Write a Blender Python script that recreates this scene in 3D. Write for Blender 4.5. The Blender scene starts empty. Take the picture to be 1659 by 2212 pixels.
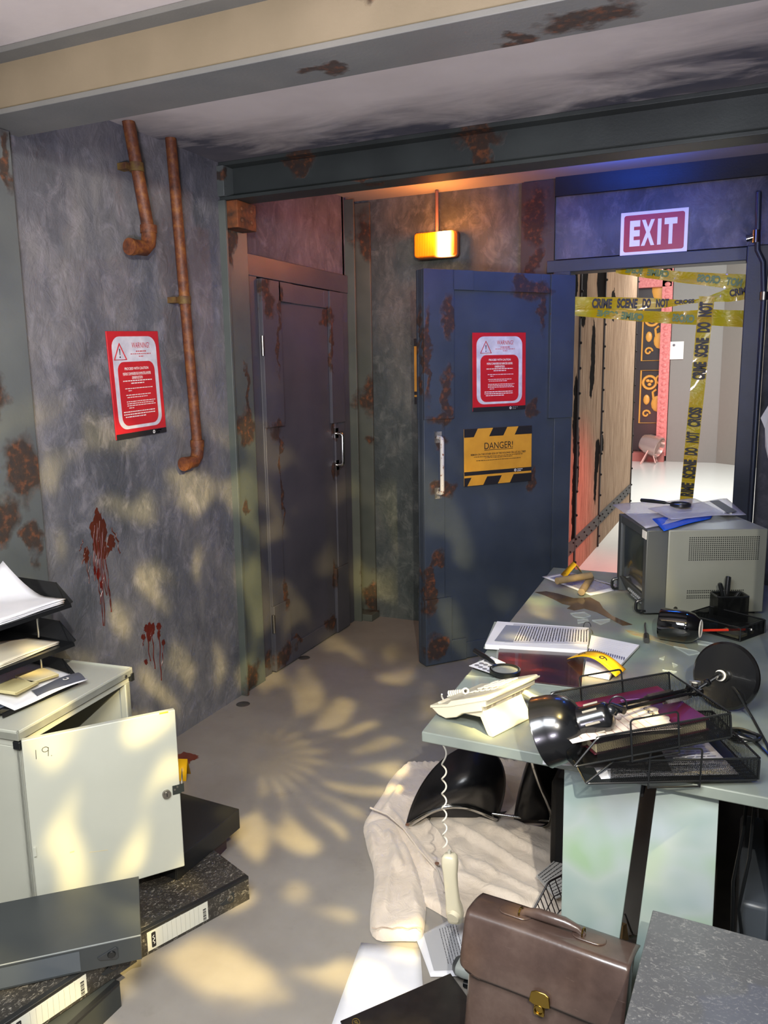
import bpy, bmesh, math, random
from mathutils import Vector, Matrix, noise
random.seed(7)
S = bpy.context.scene
COL = S.collection
PI = math.pi
# ------------------------------------------------------------------ camera
F, CX, CY, EYE = 1735.0, 829.5, 1106.0, 1.6
_d = Vector((985-CX, 11200-CY, F)).normalized()
_x = 1621-CX
_Y = Vector((_x, -(_d.x*_x+_d.z*F)/_d.y, F)).normalized()
_Z = -_d
_X = _Y.cross(_Z)
def cam2world(v): return Vector((_X.dot(v), _Y.dot(v), _Z.dot(v)))
cd = bpy.data.cameras.new('camera'); cam = bpy.data.objects.new('camera', cd); COL.objects.link(cam)
cr, cu, cb = cam2world(Vector((1, 0, 0))), cam2world(Vector((0, -1, 0))), cam2world(Vector((0, 0, -1)))
m = Matrix((cr, cu, cb)).transposed().to_4x4(); m.translation = (0, 0, EYE)
cam.matrix_world = m
cd.sensor_fit = 'HORIZONTAL'; cd.sensor_width = 36; cd.lens = F/1659*36; cd.clip_start = .02; cd.clip_end = 100
S.camera = cam
def on(px, py, ax='z', val=0.0):
    """the point of a real surface (plane ax=val, metres) that the photo shows at this pixel"""
    r = cam2world(Vector((px-CX, py-CY, F))); i = 'xyz'.index(ax); o = Vector((0, 0, EYE))
    return o + r*((val-o[i])/r[i])
# ------------------------------------------------------------------ view, world, lights
S.view_settings.view_transform = 'Standard'; S.view_settings.look = 'None'
S.view_settings.exposure = 0.0; S.view_settings.gamma = 1; S.view_settings.use_curve_mapping = False
W = bpy.data.worlds.new('world'); S.world = W; W.use_nodes = True
W.node_tree.nodes['Background'].inputs[0].default_value = (.86, .88, .95, 1)
W.node_tree.nodes['Background'].inputs[1].default_value = 0.30
def light(name, kind, loc, target, energy, color, size=.3, spot=60, blend=.3, sizey=None):
    l = bpy.data.lights.new(name, kind); l.energy = energy; l.color = color
    if kind == 'AREA':
        l.size = size
        if sizey: l.shape = 'RECTANGLE'; l.size_y = sizey
    else: l.shadow_soft_size = size
    if kind == 'SPOT': l.spot_size = math.radians(spot); l.spot_blend = blend
    o = bpy.data.objects.new(name, l); COL.objects.link(o); o.location = loc
    o.rotation_euler = (Vector(target)-Vector(loc)).to_track_quat('-Z', 'Y').to_euler()
    return o
light('front_lamp', 'SPOT', (.35, -.30, 2.277), (-2.0, 2.0, 1.45), 290, (1, .93, .80), .012, 104, .7)
light('ceiling_lamp', 'AREA', (-.5, .2, 2.24), (-.45, 1.3, 0), 78, (.92, .96, 1), .9)
light('warm_strip_lamp', 'AREA', (-.9, .95, 2.43), (-.9, 1.93, 2.50), 7.5, (1, .78, .50), 2.6, sizey=.05)
light('uplight_lamp', 'SPOT', (.1, -.5, 1.1), (-1.0, 2.2, 2.55), 420, (.90, .84, 1), .2, 80, .9)
light('blue_lamp', 'AREA', (-.62, 4.20, 2.600), (-.62, 4.22, 2.80), 26, (.01, .12, 1), .45, sizey=.05)
light('blue_wash_lamp', 'SPOT', (-.25, 3.50, 2.46), (-.95, 4.5, 1.7), 15, (.04, .10, 1), .04, 110, .8)
light('blue_side_lamp', 'SPOT', (.10, 3.50, 2.5), (-.2, 2.6, 1.0), 14, (.03, .2, 1), .03, 70, .8)
light('violet_lamp', 'SPOT', (-1.0, 3.50, 2.47), (-2.35, 4.0, 2.1), 13, (.62, .18, .50), .06, 90, .9)
light('red_hall_lamp', 'SPOT', (.10, 6.3, .9), (-1.2, 6.45, .40), 80, (1, .05, .04), .05, 80, .9)
light('hall_lamp', 'AREA', (-.2, 10.5, 3.6), (-.5, 12.0, 0), 330, (1, .98, .94), 3)
light('hall_wall_lamp', 'AREA', (.2, 7.6, 3.3), (-1.2, 8.4, 1.4), 38, (1, .86, .72), .9)
light('pink_hall_lamp', 'SPOT', (-1.5, 12.9, .6), (-1.6, 15.5, 1.3), 45, (1, .25, .22), .1, 120, .9)
gobo = light('ripple_projector_lamp', 'SPOT', (.12, 1.15, 2.10), (-1.80, 2.70, 0), 860, (1, .76, .28), .02, 70, .75)
def gobo_nodes(l):
    l.use_nodes = True; nt = l.node_tree; N = nt.nodes; K = nt.links
    em = N['Emission']
    # ripple glass: rings of soft blobs around the beam's axis, bent by noise
    def mth(op, a, b=None):
        x = N.new('ShaderNodeMath'); x.operation = op
        for i, v in enumerate((a, b)):
            if v is None: continue
            if isinstance(v, (int, float)): x.inputs[i].default_value = v
            else: K.new(v, x.inputs[i])
        return x.outputs[0]
    tc = N.new('ShaderNodeTexCoord'); no = N.new('ShaderNodeTexNoise'); no.inputs['Scale'].default_value = 11; no.inputs['Detail'].default_value = 1
    K.new(tc.outputs['Normal'], no.inputs['Vector'])
    sx = N.new('ShaderNodeSeparateXYZ'); K.new(tc.outputs['Normal'], sx.inputs[0])
    zz = mth('ABSOLUTE', sx.outputs[2]); x = mth('DIVIDE', sx.outputs[0], zz); y = mth('DIVIDE', sx.outputs[1], zz)
    r = mth('SQRT', mth('ADD', mth('MULTIPLY', x, x), mth('MULTIPLY', y, y))); th = mth('ARCTAN2', y, x)
    nz = mth('SUBTRACT', no.outputs[0], .5)
    ring = mth('SINE', mth('ADD', mth('MULTIPLY', r, 52), mth('MULTIPLY', nz, 7)))
    spoke = mth('SINE', mth('ADD', mth('MULTIPLY', th, 20), mth('MULTIPLY', nz, 10)))
    n2 = N.new('ShaderNodeTexNoise'); n2.inputs['Scale'].default_value = 7; n2.inputs['Detail'].default_value = 0; K.new(tc.outputs['Normal'], n2.inputs['Vector'])
    v = mth('ADD', mth('ADD', mth('MULTIPLY', ring, .46), mth('MULTIPLY', spoke, .36)), mth('MULTIPLY', mth('SUBTRACT', n2.outputs[0], .5), 1.5))
    mr = N.new('ShaderNodeMapRange'); mr.interpolation_type = 'SMOOTHSTEP'; mr.inputs[1].default_value = .05; mr.inputs[2].default_value = .95
    K.new(v, mr.inputs[0])
    ce = N.new('ShaderNodeMapRange'); ce.inputs[1].default_value = .03; ce.inputs[2].default_value = .16; ce.inputs[3].default_value = .25; K.new(r, ce.inputs[0])
    K.new(mth('MULTIPLY', mr.outputs[0], ce.outputs[0]), em.inputs['Strength'])
gobo_nodes(gobo.data)
# ------------------------------------------------------------------ material helpers
def rgb(c): return (c[0], c[1], c[2], 1)
def hexc(h):
    v = [int(h[i:i+2], 16)/255 for i in (0, 2, 4)]
    return tuple((c/12.92 if c <= .04045 else ((c+.055)/1.055)**2.4) for c in v)
class NT:
    def __init__(s, name):
        s.m = bpy.data.materials.new(name); s.m.use_nodes = True; s.t = s.m.node_tree
        s.b = s.t.nodes['Principled BSDF']; s.tc = s.t.nodes.new('ShaderNodeTexCoord')
    def n(s, k, **kw):
        x = s.t.nodes.new('ShaderNode'+k)
        for a, b in kw.items(): setattr(x, a, b)
        return x
    def l(s, a, b): s.t.links.new(a, b)
    def coord(s, scale=(1, 1, 1), out='Object', rot=(0, 0, 0)):
        mp = s.n('Mapping'); mp.inputs['Scale'].default_value = scale; mp.inputs['Rotation'].default_value = rot
        s.l(s.tc.outputs[out], mp.inputs[0]); return mp.outputs[0]
    def noise(s, vec, scale, detail=4, rough=.55, dist=0):
        x = s.n('TexNoise'); x.inputs['Scale'].default_value = scale; x.inputs['Detail'].default_value = detail
        x.inputs['Roughness'].default_value = rough; x.inputs['Distortion'].default_value = dist
        s.l(vec, x.inputs['Vector']); return x.outputs[0]
    def ramp(s, fac, stops):
        x = s.n('ValToRGB'); e = x.color_ramp.elements
        while len(e) < len(stops): e.new(.5)
        for i, (p, c) in enumerate(stops):
            e[i].position = p; e[i].color = rgb(c) if not isinstance(c, (int, float)) else (c, c, c, 1)
        s.l(fac, x.inputs[0]); return x.outputs[0]
    def mix(s, fac, a, b, mode='MIX'):
        x = s.n('Mix', data_type='RGBA', blend_type=mode)
        for sock, v in ((0, fac), (6, a), (7, b)):
            if isinstance(v, (int, float)): x.inputs[sock].default_value = v
            elif isinstance(v, tuple): x.inputs[sock].default_value = rgb(v)
            else: s.l(v, x.inputs[sock])
        return x.outputs[2]
    def math(s, op, a, b=None, clamp=False):
        x = s.n('Math', operation=op, use_clamp=clamp)
        for i, v in enumerate((a, b)):
            if v is None: continue
            if isinstance(v, (int, float)): x.inputs[i].default_value = v
            else: s.l(v, x.inputs[i])
        return x.outputs[0]
    def bump(s, h, strength=.3, dist=.01):
        x = s.n('Bump'); x.inputs['Strength'].default_value = strength; x.inputs['Distance'].default_value = dist
        s.l(h, x.inputs['Height']); s.l(x.outputs[0], s.b.inputs['Normal'])
    def base(s, c):
        if isinstance(c, tuple): s.b.inputs['Base Color'].default_value = rgb(c)
        else: s.l(c, s.b.inputs['Base Color'])
    def set(s, **kw):
        for k, v in kw.items():
            k = {'rough': 'Roughness', 'metal': 'Metallic', 'trans': 'Transmission Weight', 'coat': 'Coat Weight', 'spec': 'Specular IOR Level', 'ior': 'IOR', 'alpha': 'Alpha'}.get(k, k)
            if isinstance(v, (int, float)): s.b.inputs[k].default_value = v
            else: s.l(v, s.b.inputs[k])
        return s
MATS = {}
def mat(name, c, rough=.5, metal=0, c2=None, scale=8, bump=0, bscale=60, **kw):
    if name in MATS: return MATS[name]
    t = NT(name)
    v = t.coord()
    if c2: t.base(t.ramp(t.noise(v, scale), [(.35, c), (.65, c2)]))
    else:
        t.base(t.mix(t.noise(v, scale*2), c, tuple(x*.93 for x in c)))
    t.set(rough=rough, metal=metal, **kw)
    if bump: t.bump(t.noise(v, bscale), bump, .002)
    MATS[name] = t.m; return t.m
RUST_A, RUST_B, RUST_C = hexc('3a2618'), hexc('7a4420'), hexc('2a211d')
def rustmask(t, pts, v=None, amp=.09, sc=11):
    v = v or t.coord()
    nz = t.n('TexNoise'); nz.inputs['Scale'].default_value = sc; nz.inputs['Detail'].default_value = 6; t.l(v, nz.inputs['Vector'])
    sub = t.n('VectorMath', operation='SUBTRACT'); t.l(nz.outputs[1], sub.inputs[0]); sub.inputs[1].default_value = (.5, .5, .5)
    sc_ = t.n('VectorMath', operation='SCALE'); t.l(sub.outputs[0], sc_.inputs[0]); sc_.inputs['Scale'].default_value = amp*2
    add = t.n('VectorMath', operation='ADD'); t.l(v, add.inputs[0]); t.l(sc_.outputs[0], add.inputs[1])
    out = None
    for p in pts:
        d = t.n('VectorMath', operation='SUBTRACT'); t.l(add.outputs[0], d.inputs[0]); d.inputs[1].default_value = p[:3]
        r = p[3:] if len(p) > 4 else (p[3],)*3
        dv = t.n('VectorMath', operation='DIVIDE'); t.l(d.outputs[0], dv.inputs[0]); dv.inputs[1].default_value = r
        ln = t.n('VectorMath', operation='LENGTH'); t.l(dv.outputs[0], ln.inputs[0])
        mr = t.n('MapRange'); mr.inputs[1].default_value = 1.0; mr.inputs[2].default_value = .68; t.l(ln.outputs['Value'], mr.inputs[0])
        out = mr.outputs[0] if out is None else t.math('MAXIMUM', out, mr.outputs[0])
    return out
def painted(name, c, c2, pts=(), rough=.45, fine=True):
    """painted steel with rust where the photo shows it"""
    t = NT(name); v = t.coord()
    col = t.ramp(t.noise(v, 3, 3), [(.35, c), (.7, c2)])
    h = t.noise(v, 90, 3)
    if pts:
        mk = rustmask(t, pts, v)
        rc = t.ramp(t.noise(v, 38, 5), [(.3, RUST_C), (.52, RUST_A), (.74, RUST_B)])
        col = t.mix(t.math('MULTIPLY', mk, .85), col, rc)
        t.set(rough=t.ramp(mk, [(0, rough), (1, .85)]))
        h = t.math('ADD', h, t.math('MULTIPLY', t.math('MULTIPLY', mk, t.noise(v, 30, 4)), 6))
    else: t.set(rough=rough)
    t.base(col); t.bump(h, .25, .002); t.set(spec=.35)
    return t.m
def plaster(name, tones, streak=(2.2, 2.2, 1.3), soot=None):
    t = NT(name); v = t.coord(streak)
    big = t.noise(v, 1.2, 6, .6, .5); fine = t.noise(t.coord((4, 4, 3)), 2.6, 8, .7, .9)
    c = t.ramp(big, [(.30, tones[0]), (.48, tones[1]), (.66, tones[2])])
    c = t.mix(t.ramp(fine, [(.5, 0), (.74, .5)]), c, tones[3])
    c = t.mix(t.ramp(t.noise(v, 5, 5, .6, 1), [(.3, .35), (.5, 0)]), c, tones[0])
    t.base(c); t.set(rough=.62, spec=.35)
    h = t.math('ADD', t.noise(t.coord((2, 2, 1.6)), 6, 9, .66, 1.0), t.math('MULTIPLY', t.noise(t.coord(), 60, 4), .15))
    t.bump(h, .55, .014)
    return t.m
M_WALL_L = plaster('wall_left_plaster', [hexc('44474c'), hexc('5f6066'), hexc('7c7a7a'), hexc('a09da4')])
M_WALL_B = plaster('wall_back_plaster', [hexc('2c3130'), hexc('454b49'), hexc('63635c'), hexc('83857e')])
M_WALL_X = plaster('exit_wall_plaster', [hexc('30333c'), hexc('474a54'), hexc('64636c'), hexc('87848e')])
def ceil_mat():
    t = NT('ceiling_paint'); v = t.coord()
    n = t.noise(t.coord((1, 2.5, 1)), 2.2, 6, .6, .4)
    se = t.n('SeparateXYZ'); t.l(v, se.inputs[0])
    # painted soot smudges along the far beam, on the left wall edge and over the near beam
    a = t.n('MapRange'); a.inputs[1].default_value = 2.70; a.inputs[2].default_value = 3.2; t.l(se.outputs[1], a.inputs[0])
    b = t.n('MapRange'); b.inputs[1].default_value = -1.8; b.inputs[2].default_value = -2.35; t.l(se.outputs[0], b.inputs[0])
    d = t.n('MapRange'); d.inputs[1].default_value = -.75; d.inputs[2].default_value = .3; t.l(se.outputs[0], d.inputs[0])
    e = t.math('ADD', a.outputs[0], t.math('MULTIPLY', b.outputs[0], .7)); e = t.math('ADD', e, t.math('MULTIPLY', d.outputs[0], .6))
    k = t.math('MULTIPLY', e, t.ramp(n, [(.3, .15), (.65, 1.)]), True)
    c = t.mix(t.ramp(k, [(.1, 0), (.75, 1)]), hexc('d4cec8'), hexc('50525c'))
    c = t.mix(t.ramp(t.noise(v, 3, 4), [(.4, 0), (.7, .25)]), c, hexc('a89f96'))
    t.base(c); t.set(rough=.7); t.bump(t.noise(v, 25, 5), .15, .004); return t.m
M_CEIL = ceil_mat()
def floor_surface():
    t = NT('concrete_floor'); v = t.coord()
    c = t.ramp(t.noise(v, 1.3, 6, .6), [(.3, hexc('767069')), (.55, hexc('8a857e')), (.75, hexc('9a968f'))])
    c = t.mix(t.ramp(t.noise(v, 8, 5, .7), [(.6, 0), (.8, .35)]), c, hexc('615b54'))
    t.base(c); t.set(rough=.42, spec=.4); t.bump(t.noise(v, 18, 5), .08, .004); return t.m
M_FLOOR = floor_surface()
M_HALLFLOOR = mat('hall_floor_resin', hexc('d9dcd8'), .22)
def M(h, name, **kw): return mat(name, hexc(h), **kw)
PLAST_B = M('16181a', 'black_plastic', rough=.28)
CHROME = M('c9c9c6', 'chrome', rough=.12, metal=1)
STEEL = M('9a9892', 'steel', rough=.3, metal=1)
PAPER = mat('white_paper', hexc('dedee2'), .7, c2=hexc('cfd0d6'), scale=5)
INK = M('1b1a1d', 'black_ink', rough=.6)
GREYINK = M('6d6d75', 'grey_ink', rough=.7)
WHITE = M('e8e6e2', 'white_paint', rough=.5)
RED_PR = mat('red_print', hexc('b4202a'), .35, c2=hexc('c2262c'), scale=10)
YEL_PR = mat('yellow_print', hexc('d39a35'), .4, c2=hexc('c78f30'), scale=12)
YELLOW = M('e8b010', 'yellow_card', rough=.4)
BLOOD = mat('dried_blood', hexc('5a1310'), .3, c2=hexc('7c2412'), scale=14)
CREAM = M('cfc7ae', 'cream_plastic', rough=.35)
CABGREY = mat('cabinet_enamel', hexc('abada2'), .35, c2=hexc('b1b3a8'), scale=3)
NAVY = painted('navy_painted_frame', hexc('2a303c'), hexc('363d49'))
def marble(name, dark, mid, light, s=1):
    t = NT(name); v = t.coord()
    f = t.ramp(t.noise(t.coord((1, 1.6, 1)), 95*s, 6, .8, 1.2), [(.54, 0), (.70, 1)])
    c = t.ramp(t.noise(v, 7*s, 3), [(.35, dark), (.65, mid)])
    t.base(t.mix(t.math('MULTIPLY', f, .8), c, light)); t.set(rough=.4); t.bump(f, .05, .001); return t.m
M_MARB = marble('marbled_board', hexc('24221f'), hexc('35322e'), hexc('b8b2a6'), .8)
M_MARB2 = marble('marbled_grey_board', hexc('525254'), hexc('5e5f60'), hexc('a8a6a0'), .75)
def leather():
    t = NT('brown_leather'); v = t.coord()
    c = t.ramp(t.noise(v, 5, 6, .65), [(.3, hexc('382a25')), (.5, hexc('4e3e38')), (.72, hexc('66564e'))])
    sc = t.ramp(t.noise(t.coord((2, 2, 26), rot=(0, .2, .3)), 9, 4), [(.70, 0), (.78, .6)])
    c = t.mix(sc, c, hexc('a08a80')); t.base(c); t.set(rough=.3, coat=.35); t.bump(t.noise(v, 160, 3), .15, .001); return t.m
M_LEATHER = leather()
def cloth():
    t = NT('cream_cotton'); v = t.coord()
    t.base(t.ramp(t.noise(v, 6, 4), [(.35, hexc('cdbfae')), (.65, hexc('dccfc0'))])); t.set(rough=.85)
    t.b.inputs['Sheen Weight'].default_value = .3
    t.bump(t.noise(v, 16, 6, .62, .8), .6, .012); return t.m
M_CLOTH = cloth()
def deskm():
    t = NT('desk_laminate'); v = t.coord()
    c = t.ramp(t.noise(v, 3.2, 4), [(.32, hexc('626b67')), (.5, hexc('737a74')), (.68, hexc('828a80'))])
    c = t.mix(t.ramp(t.noise(v, 2.2, 3), [(.55, 0), (.75, .5)]), c, hexc('9b8279'))
    c = t.mix(t.ramp(t.noise(t.coord((1, 1, 1), rot=(1, 0, 2)), 4, 2), [(.5, 0), (.75, .55)]), c, hexc('86a384'))
    t.base(c); t.set(rough=.38); return t.m
M_DESK = deskm()
def deskleg():
    t = NT('desk_leg_paint'); v = t.coord()
    c = t.ramp(t.noise(v, 5, 2), [(.35, hexc('8d9f9c')), (.5, hexc('a0aca6')), (.66, hexc('90a98b'))])
    c = t.mix(t.ramp(t.noise(t.coord(rot=(.4, 1, 0)), 6, 2), [(.5, 0), (.72, .6)]), c, hexc('aab3bd'))
    t.base(c); t.set(rough=.4); return t.m
M_DLEG = deskleg()
def glass(name, col=(1, 1, 1), rough=.03, alpha=.18):
    t = NT(name); t.base(col); t.set(rough=rough, alpha=alpha, spec=.9, coat=.6); return t.m
GLASS = glass('clear_glass', (.9, .97, .95), .02, .16)
BAGM = NT('clear_polythene'); BAGM.base(hexc('c2c2d4')); BAGM.set(rough=.35, alpha=.5, spec=.3)
BAGM.bump(BAGM.noise(BAGM.coord(), 28, 3, .5, 1.5), .8, .006); BAGM = BAGM.m
BAGB = NT('blue_polythene'); BAGB.base(hexc('0a4fc8')); BAGB.set(rough=.5, spec=.2)
BAGB.bump(BAGB.noise(BAGB.coord(), 35, 3, .5, 1), .7, .005); BAGB = BAGB.m
def tapem():
    t = NT('yellow_tape'); t.base(t.ramp(t.noise(t.coord(), 5, 2), [(.4, hexc('c09a10')), (.65, hexc('a9a315'))])); t.set(rough=.3, coat=.25)
    t.bump(t.noise(t.coord((1, 1, 2)), 16, 4, .6, 1), .6, .01)
    tr = t.n('BsdfTranslucent'); tr.inputs[0].default_value = rgb(hexc('d8c020')); mx = t.n('MixShader'); mx.inputs[0].default_value = .35
    t.l(t.b.outputs[0], mx.inputs[1]); t.l(tr.outputs[0], mx.inputs[2]); t.l(mx.outputs[0], t.t.nodes['Material Output'].inputs[0]); return t.m
M_TAPE = tapem()
def wirem(name, c=hexc('0f1011'), pitch=.0042, diamond=True):
    """expanded metal sheet: diamond holes cut by a pattern in the sheet's own UV metres"""
    t = NT(name); uv = t.coord((1/pitch, 1/(pitch*(.62 if diamond else 60)), 1), 'UV'); se = t.n('SeparateXYZ'); t.l(uv, se.inputs[0])
    if diamond:
        a = t.math('ABSOLUTE', t.math('SUBTRACT', t.math('FRACT', t.math('ADD', se.outputs[0], se.outputs[1])), .5))
        b = t.math('ABSOLUTE', t.math('SUBTRACT', t.math('FRACT', t.math('SUBTRACT', se.outputs[0], se.outputs[1])), .5))
        h = t.math('GREATER_THAN', t.math('MAXIMUM', a, b), .24)
    else:
        a = t.math('ABSOLUTE', t.math('SUBTRACT', t.math('FRACT', se.outputs[0]), .5)); h = t.math('GREATER_THAN', a, .27)
    t.base(c); t.set(rough=.35, metal=.4, alpha=h); return t.m
M_MESH = wirem('black_wire_mesh')
M_MESHF = wirem('fine_black_mesh', pitch=.003)
# ------------------------------------------------------------------ mesh helpers
class MB:
    def __init__(s, M=None): s.v = []; s.f = []; s.uv = {}; s.M = M or Matrix.Identity(4)
    def add(s, vs, fs):
        b = len(s.v); s.v += [tuple(s.M @ Vector(p)) for p in vs]; s.f += [tuple(i+b for i in f) for f in fs]; return s
    def box(s, x0, x1, y0, y1, z0, z1):
        return s.add([(x0, y0, z0), (x1, y0, z0), (x1, y1, z0), (x0, y1, z0), (x0, y0, z1), (x1, y0, z1), (x1, y1, z1), (x0, y1, z1)],
                     [(0, 3, 2, 1), (4, 5, 6, 7), (0, 1, 5, 4), (1, 2, 6, 5), (2, 3, 7, 6), (3, 0, 4, 7)])
    def prism(s, pts, z0, z1):
        n = len(pts); a = sum(pts[i][0]*pts[(i+1) % n][1]-pts[(i+1) % n][0]*pts[i][1] for i in range(n))
        if a < 0: pts = pts[::-1]
        return s.add([(x, y, z0) for x, y in pts]+[(x, y, z1) for x, y in pts],
                     [tuple(range(n))[::-1], tuple(range(n, 2*n))]+[(i, (i+1) % n, (i+1) % n+n, i+n) for i in range(n)])
    def slab(s, pts, t):
        """planar polygon of world points thickened downwards by t"""
        n = len(pts); P = [Vector(p) for p in pts]; nr = (P[1]-P[0]).cross(P[2]-P[0]).normalized()
        if nr.z < 0: P = P[::-1]; nr = -nr
        return s.add([tuple(p) for p in P]+[tuple(p-nr*t) for p in P], [tuple(range(n)), tuple(range(n, 2*n))[::-1]]+[(i, i+n, (i+1) % n+n, (i+1) % n) for i in range(n)])
    def lathe(s, prof, seg=32, A=None):
        A = A or Matrix.Identity(4); vs = []; fs = []
        for r, z in prof:
            for i in range(seg): a = 2*PI*i/seg; vs.append(tuple(A @ Vector((r*math.cos(a), r*math.sin(a), z))))
        for k in range(len(prof)-1):
            for i in range(seg): j = (i+1) % seg; fs.append((k*seg+i, k*seg+j, (k+1)*seg+j, (k+1)*seg+i))
        if prof[0][0] > 1e-6: fs.append(tuple(range(seg))[::-1])
        if prof[-1][0] > 1e-6: fs.append(tuple(range((len(prof)-1)*seg, len(prof)*seg)))
        return s.add(vs, fs)
    def cyl(s, p0, p1, r, r2=None, seg=20):
        p0, p1 = Vector(p0), Vector(p1); A = (p1-p0).to_track_quat('Z', 'Y').to_matrix().to_4x4(); A.translation = p0
        L = (p1-p0).length; return s.lathe([(r, 0), (r if r2 is None else r2, L)], seg, A)
    def tube(s, pts, r, seg=8, closed=False):
        P = [Vector(p) for p in pts]; n = len(P); vs = []; fs = []; up = None
        for i, p in enumerate(P):
            t = (P[(i+1) % n]-P[i-1]) if closed else (P[min(i+1, n-1)]-P[max(i-1, 0)])
            t.normalize()
            if up is None: up = t.orthogonal().normalized()
            up = (up-t*up.dot(t)).normalized(); w = t.cross(up)
            rr = r[i] if isinstance(r, (list, tuple)) else r
            for k in range(seg): a = 2*PI*k/seg; vs.append(tuple(p+(up*math.cos(a)+w*math.sin(a))*rr))
        for i in range(n if closed else n-1):
            for k in range(seg): j = (k+1) % seg; a, b = i*seg, ((i+1) % n)*seg; fs.append((a+k, a+j, b+j, b+k))
        if not closed: fs += [tuple(range(seg))[::-1], tuple(range((n-1)*seg, n*seg))]
        return s.add(vs, fs)
    def wire(s, pts, r, seg=6, closed=False, rad=.008, k=4):
        """bent wire: corners rounded"""
        P = [Vector(p) for p in pts]; n = len(P); out = []
        for i in range(n):
            if not closed and i in (0, n-1): out.append(P[i]); continue
            a, b, c = P[i-1], P[i], P[(i+1) % n]; d1 = min(rad, (a-b).length*.45); d2 = min(rad, (c-b).length*.45)
            q0 = b+(a-b).normalized()*d1; q1 = b+(c-b).normalized()*d2
            for t in range(k+1): u = t/k; out.append(q0*(1-u)**2+b*2*u*(1-u)+q1*u*u)
        return s.tube(out, r, seg, closed)
    def ball(s, c, r, seg=16):
        if isinstance(r, (int, float)): r = (r, r, r)
        A = Matrix.Translation(c) @ Matrix.Diagonal((*r, 1)); n = seg//2
        return s.lathe([(max(math.sin(PI*i/n), 1e-7), -math.cos(PI*i/n)) for i in range(n+1)], seg, A)
    def panel(s, p, u, v, L=None):
        """rectangle p, p+u, p+u+v, p+v with UVs in metres"""
        p, u, v = Vector(p), Vector(u), Vector(v); i = len(s.f)
        s.add([p, p+u, p+u+v, p+v], [(0, 1, 2, 3)]); s.uv[i] = [(0, 0), (u.length, 0), (u.length, v.length), (0, v.length)]; return s
    def grid(s, fn, nu, nv):
        vs = [tuple(fn(i/nu, j/nv)) for j in range(nv+1) for i in range(nu+1)]
        return s.add(vs, [(j*(nu+1)+i, j*(nu+1)+i+1, (j+1)*(nu+1)+i+1, (j+1)*(nu+1)+i) for j in range(nv) for i in range(nu)])
    def loft(s, secs, n=20, e=3.0):
        """secs: (centre, half-width vector, half-depth vector)"""
        vs = []
        for c, a, b in secs:
            c, a, b = Vector(c), Vector(a), Vector(b)
            for k in range(n):
                th = 2*PI*k/n; co, si = math.cos(th), math.sin(th)
                vs.append(tuple(c+a*math.copysign(abs(co)**(2/e), co)+b*math.copysign(abs(si)**(2/e), si)))
        m_ = len(secs); fs = [(i*n+k, i*n+(k+1) % n, (i+1)*n+(k+1) % n, (i+1)*n+k) for i in range(m_-1) for k in range(n)]
        return s.add(vs, fs+[tuple(range(n))[::-1], tuple(range((m_-1)*n, m_*n))])
    def text(s, body, A, w=None, h=None, bold=0, mirror=False, ext=.0003):
        cu_ = bpy.data.curves.new('txt', 'FONT'); cu_.body = body; cu_.size = 1; cu_.offset = bold; cu_.extrude = 0
        o = bpy.data.objects.new('txt', cu_); COL.objects.link(o); dg = bpy.context.evaluated_depsgraph_get(); dg.update()
        me = o.evaluated_get(dg).to_mesh(); vs = [v.co.copy() for v in me.vertices]; fs = [tuple(p.vertices) for p in me.polygons]
        o.evaluated_get(dg).to_mesh_clear(); bpy.data.objects.remove(o); bpy.data.curves.remove(cu_)
        x0, x1 = min(v.x for v in vs), max(v.x for v in vs); y0, y1 = min(v.y for v in vs), max(v.y for v in vs)
        sx = w/(x1-x0) if w else h/(y1-y0); sy = h/(y1-y0) if h else sx
        pts = [A @ Vector((((v.x-(x0+x1)/2)*sx)*(-1 if mirror else 1), (v.y-(y0+y1)/2)*sy, ext)) for v in vs]
        return s.add(pts, fs)
MW = {}
def tag(o, label=None, cat=None, group=None, kind=None):
    if label: o['label'] = label
    if cat: o['category'] = cat
    if group: o['group'] = group
    if kind: o['kind'] = kind
    return o
def thing(name, label, cat, M_=None, group=None):
    """an Empty at the thing's base; M_ is its placement"""
    o = bpy.data.objects.new(name, None); COL.objects.link(o); o.empty_display_size = .05
    M_ = M_ if M_ is not None else Matrix.Identity(4)
    if not isinstance(M_, Matrix): M_ = Matrix.Translation(M_)
    o.matrix_world = M_; MW[o] = M_.copy(); return tag(o, label, cat, group)
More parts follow.
